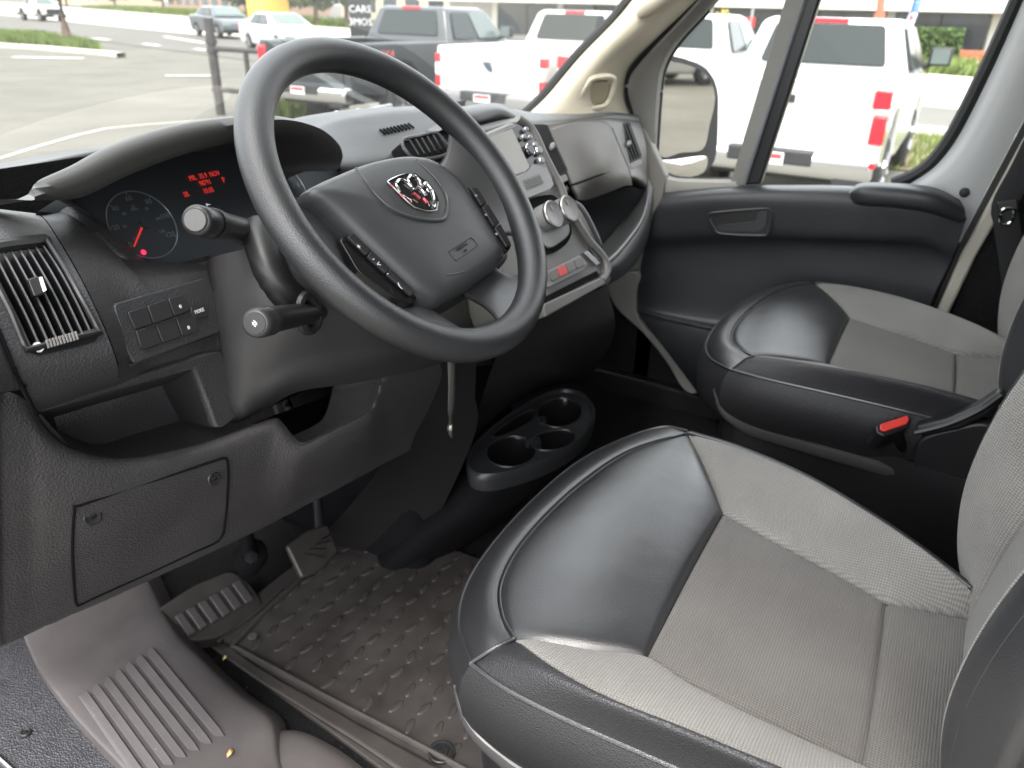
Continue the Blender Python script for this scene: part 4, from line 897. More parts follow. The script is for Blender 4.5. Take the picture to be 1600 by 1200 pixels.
# --- switch panel between the pod and the column, with the lip of the cluster
colA = Yr([(62, 334, .895), (76, 349, .80), (99, 385, .72), (126, 432, .672), (159, 500, .645), (181, 555, .635), (187, 585, .645), (182, 604, .675)])
colB = Yr([(104, 334, .86), (125, 352, .79), (152, 390, .735), (180, 440, .70), (205, 500, .682), (220, 545, .678), (226, 578, .680), (226, 592, .69)])
colC = Yr([(150, 366, .80), (172, 388, .76), (200, 420, .725), (225, 455, .702), (248, 500, .690), (260, 540, .686), (266, 566, .686), (267, 582, .692)])
colD = Yr([(190, 402, .775), (212, 420, .74), (240, 440, .72), (262, 465, .706), (282, 500, .698), (294, 530, .692), (300, 556, .690), (302, 572, .694)])
colE = Yr([(322, 413, .775), (324, 424, .74), (328, 440, .73), (333, 465, .72), (338, 495, .712), (342, 525, .706), (345, 545, .70), (346, 556, .70)])
SWROWS = [crv(c_, 40) for c_ in (colA, colB, colC, colD, colE)]
swp = loft('switch_surround', [[SWROWS[k][j] for k in range(5)] for j in range(0, 40, 3)], PLASTIC, dash, 60, 60)
# lip band falling into the cluster
lipO = [Yr([(62, 334, .895)])[0], colB[0], colC[0], colD[0], PY(225, 425, .772), PY(262, 430, .775), PY(300, 421, .775), colE[0]]
lipI = Yr([(75, 325, .90), (112, 325, .885), (160, 352, .85), (196, 386, .83), (232, 411, .825), (262, 414, .825), (298, 407, .825), (325, 400, .825)])
loft('cluster_lip', [lipO, [a.lerp(b, .5)+Vector((0, -.004, .004)) for a, b in zip(lipO, lipI)], lipI, shift(lipI, (0, .03, -.02))], PLASTIC, dash, 50, 12)
# bottom edge of the lip sweeping to the right
tube('lip_edge', crv(lipO[2:], 40), .004, PLASTIC, dash, 8)
# switch plate and its buttons
_a, _b, _c = PY(205, 500, .680), PY(294, 530, .690), PY(328, 455, .722); sn = (_b-_a).cross(_c-_a).normalized(); sn = -sn if sn.y > 0 else sn
SWP = (_a + sn*.003, sn)
def sw(*q, d=0.0): return [PP(u, v, SWP) + sn*d for u, v in q]
plate = slab('switch_plate', rnd(sw((171, 476), (318, 434), (334, 470), (338, 520), (204, 570), (190, 545), d=.0015), .006), sn*.004, PLASTIC2, dash, .0015)
BT = M_('switch_button', (.034, .034, .036), .5, bump=('voronoi', 1200, .2, .0003))
def btn(q, nm='switch_button', d=.0058): return slab(nm, rnd(sw(*q, d=d), .0025), sn*.0022, BT, dash, .0008)
btn(((190, 490), (219, 480), (229, 508), (202, 517))); btn(((221, 479.5), (252, 469), (262, 497), (231, 507.5))); btn(((254, 468.5), (277, 462), (285, 476), (287, 487), (264, 496)))
btn(((203, 519), (232, 509.5), (243, 538), (216, 548), (210, 543))); btn(((234, 509), (264, 499), (274, 528), (245, 537.5))); btn(((266, 498), (287, 491), (297, 498), (301, 512), (297, 521), (276, 527)))
btn(((288, 482), (310, 475), (316, 496), (294, 501)), 'mode_button', .006)
slab('switch_divider', sw((216, 514), (290, 490), (290.6, 491.5), (216.6, 515.8), d=.0075), sn*.0012, BT, dash)
MS = frame3(PP(302, 488, SWP)+sn*.0085, PP(310, 485, SWP)-PP(294, 491, SWP), sn)
text('lettering', 'MODE', .0062, MS, WHITEPR, dash, .0002)
for u, v in ((272, 481), (285, 514)): 
    c_ = PP(u, v, SWP)+sn*.0082; lathe('button_mark', [(.001, 0), (.0022, 0), (.0018, .0004), (.001, .0004)], c_, sn, WHITEPR, dash, 8)
tube('plate_crease', [PP(u, v, SWP)+sn*.001 for u, v in ((202, 571), (336, 525))], .0012, PLASTIC2, dash, 6)

# --- instrument cluster: hood, face, gauges, red display
HO = [(44, 304), (50, 293), (64, 282), (110, 262), (180, 227), (270, 198), (350, 185), (430, 181), (490, 196), (520, 218), (531, 240), (528, 256)]
HI = [(46, 313), (70, 313), (104, 312), (138, 305), (200, 275), (270, 247), (350, 225), (430, 209), (478, 219), (504, 238), (516, 254), (512, 268)]
YH = [.72, .72, .72, .72, .72, .72, .72, .72, .73, .74, .75, .76]
ho = [PY(u, v, y) for (u, v), y in zip(HO, YH)]; hi = [PY(u, v, y+.012) for (u, v), y in zip(HI, YH)]
mid = [a.lerp(b, .28)+Vector((0, -.012, 0)) for a, b in zip(ho, hi)]; mid2 = [a.lerp(b, .8)+Vector((0, -.006, -.0)) for a, b in zip(ho, hi)]
def hback(dy, dz): return [p + Vector((.75*dy*math.exp(-(k/5.0)**2), dy*(1-.25*math.exp(-(k/3.0)**2)), dz)) for k, p in enumerate(ho)]
HOODM = M_('hood_soft_plastic', (.066, .066, .064), .46, bump=('voronoi', 1100, .35, .0005), var=.06)
hood = loft('cluster_hood', [hback(.34, -.17), hback(.22, -.085), hback(.10, -.032), hback(.03, -.0055), ho, mid, mid2, hi, shift(hi, (0, .05, -.006)), shift(hi, (0, .14, -.025))], HOODM, dash, 110, 60, par=True)
CF = plane(PY(250, 340, .855), (0, -.86, .51)); cn = CF[1]
face = slab('cluster_face', [PP(u, v, CF) for u, v in ((60, 330), (130, 285), (200, 250), (300, 215), (430, 195), (520, 225), (530, 280), (500, 340), (440, 420), (340, 432), (230, 425), (160, 372), (100, 335))], -cn*.01, LENSBLK, dash)
def onf(u, v, d=.002): return PP(u, v, CF) + cn*d
# left gauge fitted by three rim points
ring = crv([onf(u, v) for u, v in ((206, 293), (234, 297), (257, 318), (270, 345), (273, 372), (266, 395), (250, 408), (232, 405), (200, 385), (172, 360), (162, 336), (172, 312), (187, 298))], 90, True)
gc = onf(222, 352); e1 = Vector((1, 0, 0)); e2 = cn.cross(e1).normalized()
if e2.z < 0: e2 = -e2
gr = sum((p-gc).length for p in ring)/len(ring)
GRING = M_('gauge_ring', (.20, .22, .24), .3, metal=.3)
def gauge(c, r, parent, nums, needle, prt):
    g = tube('gauge_ring', [c + e1*math.cos(t)*r + e2*math.sin(t)*r for t in [k*2*math.pi/72 for k in range(72)]], .0010, GRING, parent, 6, True)
    for k, s_ in enumerate(nums):
        t = rad(215-k*250/(len(nums)-1)); d = e1*math.cos(t) + e2*math.sin(t)
        text('gauge_number', s_, .0092, frame3(c + d*r*.80, e1, cn), prt, parent, .0001)
        slab('gauge_tick', [c + d*r*.98 + d.cross(cn)*.0005, c + d*r*.98 - d.cross(cn)*.0005, c + d*r*.90 - d.cross(cn)*.0005, c + d*r*.90 + d.cross(cn)*.0005], cn*.0003, prt, parent)
        text('gauge_number', s_, .0052, frame3(c + d*r*.55, e1, cn), prt, parent, .0001)
    d = e1*math.cos(needle) + e2*math.sin(needle); q = d.cross(cn)
    slab('needle', [c + q*.0012, c - q*.0012, c + d*r*.80 - q*.0006, c + d*r*.80 + q*.0006], cn*.002, REDEMIT, parent)
    lathe('needle_hub', [(r*.13, 0), (r*.13, .002), (r*.1, .004), (.001, .004)], c, cn, LENSBLK, parent, 20)
gauge(gc, gr*.97, dash, ['0', '20', '40', '60', '80', '100', '120'], rad(222), DIMPR)
gauge(gc + e1*.235 + e2*.0, gr*.97, dash, ['0', '1', '2', '3', '4', '5', '6'], rad(222), DIMPR)
text('gauge_unit', 'MPH', .005, frame3(gc + e2*gr*.45, e1, cn), DIMPR, dash, .0001)
# red dot-matrix lines
for s_, (u, v), sz in (('MIL  35.9  NOV', (318, 276), .0098), ('98791', (319, 287), .0098), ('P', (348, 283), .0115), ('SB.', (290, 305), .0095), ('10.05', (324, 299), .0100)):
    text('display_text', s_, sz, frame3(onf(u, v, .003), e1, cn), REDEMIT, dash, .0002, sx=.78)
lathe('warning_light', [(.001, 0), (.0035, 0), (.003, .0006), (.001, .0006)], onf(222, 396, .004), cn, REDHOT, dash, 8)

# --- steering column shroud
SHR = [Yr([(320, 412, .76), (334, 470, .712), (343, 540, .70), (350, 600, .69), (352, 645, .69), (350, 656, .70)]),
       Yr([(332, 402, .72), (352, 470, .672), (362, 540, .66), (368, 605, .66), (372, 648, .665), (372, 660, .70)]),
       Yr([(370, 392, .67), (390, 465, .635), (402, 530, .63), (408, 585, .635), (412, 622, .645), (414, 640, .69)]),
       Yr([(420, 380, .63), (440, 450, .605), (452, 510, .60), (458, 560, .61), (462, 596, .62), (466, 612, .66)]),
       Yr([(480, 365, .60), (505, 440, .585), (520, 500, .58), (530, 545, .59), (538, 578, .60), (545, 600, .64)]),
       Yr([(560, 350, .59), (590, 430, .575), (605, 490, .57), (615, 535, .575), (622, 560, .585), (632, 585, .63)]),
       Yr([(640, 350, .62), (670, 430, .60), (685, 490, .595), (695, 530, .60), (702, 552, .61), (712, 575, .66)]),
       Yr([(700, 345, .70), (735, 430, .68), (750, 490, .67), (760, 530, .67), (765, 550, .68), (770, 570, .70)])]
SHRM = M_('column_plastic', (.040, .0395, .0405), .45, bump=('voronoi', 1000, .3, .0005), var=.08)
shr = loft('column_shroud', SHR, SHRM, dash, 60, 70)
# lower trim right of the column, dark side panels of the centre console
loft('centre_lower_trim', [PXl for PXl in ([PX(596, 590, .80), PX(660, 560, .86), PX(745, 552, .95)], [PX(590, 640, .83), PX(656, 625, .90), PX(742, 615, .98)], [PX(600, 720, .90), PX(660, 705, .96), PX(738, 690, 1.02)], [Vector((.97, 1.02, -.01)), Vector((1.0, .92, -.01)), Vector((1.04, .80, -.01))])], M_('centre_trim', (.008, .0078, .008), .65, spec=.3, bump=('voronoi', 900, .3, .0005)), dash, 20, 24)

# --- dash top
crest = [PX(480, 200, .92), PX(530, 184, 1.0), PX(600, 173, 1.12), PX(660, 169, 1.22), PX(720, 166, 1.33), PX(790, 170, 1.48), PX(830, 178, 1.6), PX(900, 182, 1.8), PX(960, 180, 1.93), PX(995, 185, 2.0)]
front = [PX(533, 262, .86), PX(585, 262, .95), PX(640, 262, 1.03), PX(700, 262, 1.10), PX(752, 216, 1.20), PX(798, 203, 1.33), PX(842, 196, 1.42), PX(900, 192, 1.6), PX(955, 186, 1.82), PX(1000, 190, 1.98)]
TOPM = M_('dash_top_soft', (.043, .0455, .048), .42, bump=('voronoi', 1000, .35, .0005), var=.06)
top_rows = [shift(front, (0, .03, -.03)), front, [a.lerp(b, .35)+Vector((0, 0, .010)) for a, b in zip(front, crest)], [a.lerp(b, .7)+Vector((0, 0, .010)) for a, b in zip(front, crest)], crest, shift(crest, (0, .12, -.015)), [Vector((p.x, max(1.22, p.y+.25), .775)) for p in crest]]
loft('dash_top', top_rows[0:], TOPM, dash, 110, 40)
loft('dash_top_corner', [Yr([(-60, 330, .895), (0, 333, .895), (62, 337, .895)]), shift(Yr([(-60, 330, .895), (0, 333, .895), (62, 337, .895)]), (.02, .12, -.025)), [(.2, 1.25, .79), (.4, 1.28, .78), (.6, 1.3, .78)]], BLACK, dash, 16, 16)
# sweeping raised ridges of the top, defroster grille, driver-side centre vent
DG = plane(PX(620, 203, 1.08), (0, -.45, .89))
for k in range(9):
    u0 = 592+5.5*k; v0 = 204-1.2*k
    slab('defroster_slat', [PP(u0, v0, DG), PP(u0+2, v0-.4, DG), PP(u0+11, v0+6.6, DG), PP(u0+9, v0+7, DG)], DG[1]*.003, VOID, dash)
CV = plane(PX(660, 232, 1.06), (0, -.80, .60))
cvf = slab('centre_vent', rnd([PP(u, v, CV) + CV[1]*.006 for u, v in ((624, 224), (676, 210), (700, 240), (650, 252), (634, 246))], .005), -CV[1]*.03, VOID, dash, .002)
tube('centre_vent_frame', crv([PP(u, v, CV) + CV[1]*.007 for u, v in ((624, 224), (650, 216), (676, 211), (690, 224), (700, 240), (675, 250), (640, 250))], 40, True), .003, PLASTIC2, cvf, 6, True)
for k in range(6):
    u0 = 634+9*k; slab('slat', [PP(u0, 224-2.2*k, CV)+CV[1]*.006, PP(u0+2.5, 223.5-2.2*k, CV)+CV[1]*.006, PP(u0+16, 246-2.0*k, CV)+CV[1]*.006, PP(u0+13.5, 246.5-2.0*k, CV)+CV[1]*.006], CV[1]*.003, SLAT, cvf)

# --- centre stack
ST = plane((1.16, .60, .728), (-.10, -.86, .50)); stn = ST[1]
def st(*q, d=0.0): return [PP(u, v, ST) + stn*d for u, v in q]
STM = M_('stack_plastic', (.125, .124, .118), .40, bump=('voronoi', 1000, .2, .0004), var=.05)
stk = slab('centre_stack', rnd(st((742, 214), (800, 190), (822, 200), (872, 296), (888, 318), (908, 362), (940, 404), (944, 424), (934, 440), (846, 482), (806, 492), (775, 400), (748, 300)), .012), -stn*.10, STM, dash, .006)
# display hood over the radio
dh = [XR([(684, 205, 1.14), (740, 196, 1.2), (775, 190, 1.3), (806, 196, 1.38)]), XR([(690, 190, 1.13), (742, 180, 1.2), (785, 174, 1.3), (812, 188, 1.38)]), XR([(700, 176, 1.16), (745, 168, 1.24), (780, 166, 1.32), (806, 178, 1.42)]), XR([(705, 170, 1.22), (750, 162, 1.32), (780, 162, 1.40), (800, 172, 1.48)])]
loft('display_hood', [shift(dh[0], (0, .10, -.0))]+dh, TOPM, dash, 30, 24)
loft('display_brow', [XR([(722, 226, 1.10), (752, 216, 1.16), (785, 207, 1.24), (806, 200, 1.30)]), XR([(716, 214, 1.10), (750, 205, 1.16), (784, 196, 1.24), (808, 190, 1.31)]), XR([(712, 204, 1.13), (750, 196, 1.2), (782, 188, 1.28), (808, 184, 1.35)])], TOPM, dash, 20, 10)
slab('radio_bezel', rnd(st((735, 226), (804, 198), (826, 212), (858, 282), (854, 296), (812, 318), (790, 320), (760, 280), d=.004), .006), stn*.006, BLKGLOSS, dash, .002)
slab('radio_screen', rnd(st((748, 222), (792, 206), (816, 258), (819, 266), (812, 272), (792, 279), (770, 262), d=.0115), .003), stn*.001, SCREEN, dash)
for u, v, r_ in ((812, 208, .004), (818, 220, .004), (826, 232, .005), (818, 240, .010), (832, 240, .008), (836, 256, .006), (808, 220, .004)):
    lathe('radio_knob', [(.001, 0), (r_, 0), (r_, .006), (r_*.8, .009), (.001, .009)], PP(u, v, ST)+stn*.010, stn, SILVERPL if r_ < .009 else BLKGLOSS, dash, 16)
    lathe('knob_ring', [(r_*1.02, .005), (r_*1.12, .006), (r_*1.02, .007)], PP(u, v, ST)+stn*.010, stn, CHROME, dash, 16)
slab('storage_slot_panel', rnd(st((792, 283), (816, 272), (824, 262), (842, 258), (858, 292), (852, 300), (812, 316), d=.0105), .004), stn*.002, SILVERPL, dash, .001)
slab('media_slot', rnd(st((808, 286), (834, 276), (841, 290), (815, 301), d=.0127), .002), stn*.001, STM, dash)
for k in range(4): slab('slot_rib', st((811+1.6*k, 288.6+3*k), (834+1.6*k, 279.6+3*k), (834.4+1.6*k, 280.6+3*k), (811.4+1.6*k, 289.6+3*k), d=.0137), stn*.0006, BLACK, dash)
# climate recess and two big knobs with chrome rims
slab('climate_recess', crv(st((818, 318), (852, 306), (868, 312), (884, 340), (890, 364), (880, 384), (856, 398), (838, 388), (824, 352), d=.002), 50, True), stn*.003, VOID, dash)
slab('climate_dish', crv(st((838, 352), (862, 330), (880, 346), (884, 366), (872, 380), (852, 390), (842, 376), d=.0055), 40, True), stn*.004, SILVERPL, dash, .002)
kn = Vector((-.12, -.86, .50)).normalized()
for u, v in ((843, 345), (868, 336)):
    c_ = PP(u, v, ST) + stn*.012
    k_ = lathe('climate_knob', [(.023, -.015), (.023, .018), (.022, .022), (.020, .0225), (.018, .0215), (.001, .021)], c_, kn, SILVERPL, dash, 32)
    lathe('knob_trim', [(.0228, .016), (.0240, .018), (.0238, .0215), (.0225, .0230), (.0212, .0222)], c_, kn, STEEL, k_, 32)
    slab('knob_pointer', rnd([c_ + kn*.0222 + Vector((math.sin(a)*r_, 0, 0)) + kn.cross(Vector((1, 0, 0)))*math.cos(a)*r_ for a, r_ in ((-.1, .015), (.1, .015), (.25, .006), (-.25, .006))], .001), kn*.0006, SILVERPL, k_)
# third rotary partly hidden by the rim; switch row with the red hazard button
slab('switch_row', rnd(st((846, 428), (902, 400), (914, 414), (908, 424), (852, 452), d=.003), .005), stn*.004, SILVERPL, dash, .0015)
for k in range(4):
    u0, v0 = 851+13*k, 428-6.4*k
    slab('hazard_button' if k == 1 else 'row_button', rnd(st((u0, v0), (u0+12, v0-6), (u0+17, v0+8), (u0+5, v0+14), d=.0072), .003), stn*.003, REDBTN if k == 1 else STM, dash, .001)
slab('stack_slot', rnd(st((846, 466), (930, 424), (934, 432), (850, 476), d=.001), .004), stn*.003, VOID, dash)
slab('stack_chin', rnd(st((842, 478), (936, 434), (940, 446), (846, 498), d=-.01), .006), stn*.02, STM, dash, .004)
# right rail of the stack curving down
tube('stack_rail', crv([PP(u, v, ST)+stn*.004 for u, v in ((806, 186), (828, 204), (850, 250), (872, 292), (882, 318), (896, 345), (918, 378), (940, 404), (946, 424), (938, 440))], 60), .008, STM, dash, 10)
# --- passenger side: fascia with vents, glovebox lid, open shelf
PF = [XR([(798, 203, 1.33), (842, 194, 1.42), (900, 188, 1.6), (955, 184, 1.82), (1000, 192, 1.98)]),
      XR([(812, 212, 1.35), (848, 200, 1.42), (905, 195, 1.60), (958, 190, 1.80), (1004, 204, 1.98)]),
      XR([(836, 245, 1.36), (862, 238, 1.42), (915, 232, 1.58), (968, 222, 1.80), (1010, 232, 1.98)]),
      XR([(858, 285, 1.37), (880, 278, 1.42), (928, 268, 1.58), (980, 258, 1.80), (1012, 270, 1.97)]),
      XR([(872, 306, 1.38), (890, 300, 1.43), (936, 292, 1.58), (986, 280, 1.80), (1012, 296, 1.96)])]
DASHR = M_('passenger_dash_plastic', (.056, .053, .050), .38, bump=('voronoi', 1000, .3, .0005), var=.06)
pf = loft('passenger_fascia', PF + [shift(PF[-1], (0, .06, -.01))], DASHR, dash, 60, 50)
GB = [XR([(853, 206, 1.43), (880, 196, 1.50), (915, 190, 1.6), (945, 192, 1.72), (954, 200, 1.76)]),
      XR([(866, 232, 1.425), (890, 222, 1.49), (922, 214, 1.58), (952, 212, 1.70), (962, 220, 1.755)]),
      XR([(882, 268, 1.425), (902, 260, 1.49), (934, 250, 1.57), (960, 244, 1.69), (974, 250, 1.75)]),
      XR([(890, 287, 1.43), (908, 281, 1.49), (938, 271, 1.57), (966, 263, 1.69), (980, 264, 1.75)]),
      XR([(896, 300, 1.435), (912, 296, 1.50), (940, 286, 1.58), (970, 276, 1.69), (984, 278, 1.75)]),
      XR([(900, 312, 1.45), (914, 312, 1.52), (942, 303, 1.60), (972, 292, 1.70), (986, 290, 1.76)])]
gbx = loft('glovebox_lid', GB, M_('glovebox_plastic', (.088, .081, .075), .48, bump=('voronoi', 1000, .25, .0005), var=.05), dash, 40, 40, .006, off=0)
tube('glovebox_seam', crv([g[0]+Vector((-.006, 0, 0)) for g in GB], 30), .003, VOID, gbx, 6); tube('glovebox_seam', crv([g[-1]+Vector((.004, 0, 0)) for g in GB], 30), .003, VOID, gbx, 6)
tube('glovebox_crease', crv(XR([(890, 290, 1.425), (912, 283, 1.485), (938, 273, 1.565), (966, 265, 1.685), (980, 266, 1.745)]), 24), .0022, VOID, gbx, 6)
def sidevent(q, pl, n, nm, tabpos):
    P_ = [PP(u, v, pl) for u, v in q]; v_ = slab(nm, rnd([p + pl[1]*.004 for p in P_], .006), -pl[1]*.012, VOID, dash, .001)
    tube('vent_frame', rnd([p + pl[1]*.005 for p in P_], .008, 4), .0035, BLACK, v_, 6, True)
    for k in range(n):
        f = (k+.7)/(n+.4); a = P_[0].lerp(P_[1], f); b = P_[3].lerp(P_[2], f); d = (P_[1]-P_[0]).normalized()*.0022
        slab('slat', [a-d+pl[1]*.004, a+d+pl[1]*.004, b+d+pl[1]*.004, b-d+pl[1]*.004], pl[1]*.004, SLAT, v_, .0008)
    c_ = PP(*tabpos, pl) + pl[1]*.009; lathe('vent_tab', [(.009, 0), (.008, .005), (.005, .007), (.001, .007)], c_, pl[1], SILVERPL, v_, 14, .6); return v_
V1 = plane(PX(858, 232, 1.392), (-.35, -.80, .48)); sidevent(((828, 198), (852, 198), (884, 270), (860, 280)), V1, 7, 'stack_vent', (858, 232))
V2 = plane(PX(978, 225, 1.85), (-.35, -.80, .48)); sidevent(((955, 201), (981, 193), (1000, 247), (978, 256)), V2, 5, 'passenger_vent', (978, 227))
slab('vent_wheel_plate', rnd([PP(u, v, V2) + V2[1]*.005 for u, v in ((979, 258), (997, 250), (1000, 258), (984, 266))], .003), V2[1]*.004, SILVERPL, dash, .001)
slab('vent_wheel_plate', rnd([PP(u, v, V1) + V1[1]*.005 for u, v in ((862, 282), (880, 274), (884, 284), (868, 291))], .003), V1[1]*.004, SILVERPL, dash, .001)
# triangular dark notch under the inner vent
slab('notch', [PX(u, v, 1.395) for u, v in ((864, 292), (886, 286), (878, 304), (870, 308))], (0, .01, 0), VOID, dash)
# open shelf below the glovebox: cavity, curved front wall, rim, divider arch
SH = [XR([(872, 318, 1.40), (900, 314, 1.47), (945, 304, 1.62), (985, 292, 1.78), (1008, 300, 1.93)]), XR([(890, 345, 1.47), (915, 345, 1.54), (950, 338, 1.66), (985, 330, 1.82), (1000, 330, 1.93)]), XR([(915, 385, 1.46), (930, 384, 1.52), (950, 378, 1.62), (975, 362, 1.76), (992, 350, 1.88)])]
loft('shelf_cavity', SH, VOID, dash, 24, 16)
RIM = [PX(946, 412, 1.36), PX(962, 398, 1.44), PX(982, 374, 1.58), PX(1000, 348, 1.74), PX(1010, 318, 1.88), PX(1013, 285, 1.96)]
RIM0 = [p + Vector((0, .012, .0)) for p in RIM]
low = [PX(942, 448, 1.38), PX(965, 436, 1.46), PX(988, 415, 1.60), PX(1004, 385, 1.76), PX(1012, 345, 1.90), PX(1014, 300, 1.97)]
DSH = M_('shelf_plastic', (.030, .031, .032), .36, bump=('voronoi', 1000, .3, .0005))
loft('shelf_front', [shift(RIM0, (0, .04, -.01)), RIM0, RIM, [a.lerp(b, .4)+Vector((0, -.012, 0)) for a, b in zip(RIM, low)], low, shift(low, (0, .10, -.02))], DSH, dash, 40, 30)
tube('shelf_rim', crv(RIM, 40), .006, DSH, dash, 8)
arch = crv([PX(878, 322, 1.38), PX(892, 316, 1.37), PX(906, 322, 1.36), (PX(922, 348, 1.35)), PX(936, 380, 1.34), PX(943, 408, 1.34)], 40)
vs = [p for p in arch] + [p + Vector((.012, .10, -.02)) for p in arch]
ao = mesh('divider_arch', vs, gridfaces(40, 2), DSH, dash); solid(ao, .006, 0)
tube('divider_edge', arch, .005, DSH, dash, 8)
# coin slots at the stack's lower right corner
for k in range(2): slab('card_slot', rnd(st((908+9*k, 396-6*k), (914+9*k, 393-6*k), (934+4*k, 412-4*k), (928+4*k, 416-4*k), d=.003), .002), stn*.003, CHROME if k == 0 else BLACK, dash)
# ------------------------------------------------------------------ steering wheel
WA = rad(41.2); WC = Vector((.685, .514, .862)); we1 = Vector((1, 0, 0)); we2 = Vector((0, math.sin(WA), math.cos(WA))); wn = Vector((0, -math.cos(WA), math.sin(WA)))
wheel_t = thing('steering_wheel', WC, 'black four-spoke steering wheel with a ram head emblem on its hub', 'steering wheel')
def wpl(d): return (WC + wn*d, wn)
def wp(*q, d=0.0): return [PP(u, v, wpl(d)) for u, v in q]
N1, N2 = 128, 24; vs = []
for i in range(N1):
    t = 2*math.pi*i/N1; rd = we1*math.cos(t) + we2*math.sin(t); c_ = WC + rd*.1825
    # slightly thicker at the ten and two grips
    for k in range(N2):
        a = 2*math.pi*k/N2; rr_ = .0172*(1 + .06*abs(math.cos(a))**3)
        vs.append(c_ + rd*(math.cos(a)*rr_) + wn*(math.sin(a)*rr_*1.08))
mesh('rim', vs, gridfaces(N2, N1, cu=True, cv=True), RIMLEATHER, wheel_t)
# airbag cover: dome over its outline
HOUT = [(474, 300), (495, 286), (520, 275), (562, 258), (592, 250), (622, 245), (646, 245), (669, 249), (690, 260), (711, 276), (732, 304), (754, 338), (773, 370), (787, 396), (786, 408), (770, 424), (735, 448), (705, 468), (688, 477), (676, 476), (662, 468), (645, 456), (610, 424), (578, 394), (543, 360), (515, 334), (492, 316)]
ho_ = crv(wp(*HOUT, d=-.022), 110, True); hc_ = sum(ho_, Vector())/110
vs = []; pr = ((1.0, -.030), (1.0, -.008), (.985, -.001), (.955, .005), (.90, .0095), (.80, .0135), (.60, .0165), (.35, .018), (.12, .0185))
for f_, d_ in pr: vs += [hc_ + (p-hc_)*f_ + wn*d_ for p in ho_]
nr = len(pr); vs.append(hc_ + wn*.0185); fs = gridfaces(110, nr, cu=True) + [((nr-1)*110+i, (nr-1)*110+(i+1) % 110, nr*110) for i in range(110)]
cover = mesh('airbag_cover', vs, fs, HUBPL, wheel_t, ang=50)
def hub(u, v, d=0.0):
    p = PP(u, v, wpl(-.022+.016)); q = p-hc_
    # height of the dome under this pixel
    best = min(range(110), key=lambda i: -(ho_[i]-hc_).normalized().dot(q.normalized())); f_ = min(q.length/(ho_[best]-hc_).length, 1)
    hs_ = sorted(pr[1:]); h_ = hs_[0][1]
    for (f0, d0), (f1, d1) in zip(hs_, hs_[1:]):
        if f0 <= f_ <= f1 and f1 > f0: h_ = d0+(d1-d0)*(f_-f0)/(f1-f0)
    if f_ < .12: h_ = .0185
    return PP(u, v, wpl(-.022+h_+d))
# raised tongue that carries the emblem, and lower facet crease
tng = [(556, 262), (572, 284), (592, 308), (614, 328), (640, 339), (668, 344), (692, 343), (699, 330), (700, 314), (694, 298), (682, 280), (664, 262), (650, 250)]
pts = [hub(u, v, .0005) for u, v in tng]
tube('tongue_edge', crv(pts, 70), [.0012+.0012*math.sin(math.pi*k/69) for k in range(70)], HUBPL, cover, 8)
tube('cover_crease', crv([hub(*q, d=-.0008) for q in ((540, 338), (590, 384), (640, 420), (695, 430), (745, 418), (787, 398))], 50), .0014, HUBPL, cover, 8)
# emblem: shield with chrome edge, horned head in chrome strokes, red strokes
def eb(x, y): return (600+x/13.33, 260+y/13.33)
SHD = [(70, 310), (160, 255), (300, 195), (430, 160), (540, 150), (650, 170), (760, 255), (870, 330), (1000, 470), (1090, 640), (1125, 740), (1105, 850), (1075, 915), (880, 930), (640, 860), (500, 740), (330, 570), (180, 420)]
ebase = slab('emblem', [hub(*eb(*q), d=.0008) for q in SHD], wn*.0022, BLKGLOSS, cover, .0006)
def es(path, r_, m_, nm='emblem_stroke'): return tube(nm, crv([hub(*eb(*q), d=.0040) for q in path], 26), r_, m_, cover, 8)
es([(70, 310), (160, 255), (300, 195), (430, 160), (540, 150), (650, 170)], .0006, CHROME, 'emblem_edge')
es([(1125, 740), (1105, 850), (1075, 915), (880, 930), (640, 860)], .0009, STEEL, 'emblem_edge'); es([(70, 310), (180, 420), (330, 570), (500, 740), (640, 860)], .0009, STEEL, 'emblem_edge')
es([(345, 540), (270, 420), (262, 340), (310, 285), (400, 290), (500, 360), (620, 470)], .0017, CHROME); es([(600, 470), (540, 370), (505, 270), (540, 195), (620, 195), (720, 265), (755, 330), (740, 400)], .0017, CHROME)
es([(690, 430), (760, 470), (830, 540), (880, 620)], .0018, CHROME); es([(820, 380), (865, 345), (930, 400), (1000, 490), (1035, 590), (1055, 690), (1050, 790), (1030, 850)], .0017, CHROME)
es([(905, 470), (945, 530)], .0019, CHROME); es([(960, 730), (995, 810)], .0015, CHROME); es([(380, 590), (470, 660), (570, 720)], .0012, CHROME); es([(600, 690), (700, 760)], .0008, STEEL)
RED_STROKE = M_('emblem_red', (.60, .10, .12), .25, metal=.6)
es([(610, 560), (680, 610), (750, 670)], .0018, RED_STROKE); es([(820, 660), (870, 720), (900, 770)], .0019, RED_STROKE); es([(420, 600), (500, 670), (580, 750)], .0008, RED_STROKE); es([(120, 370), (250, 490), (400, 650)], .0007, RED_STROKE)
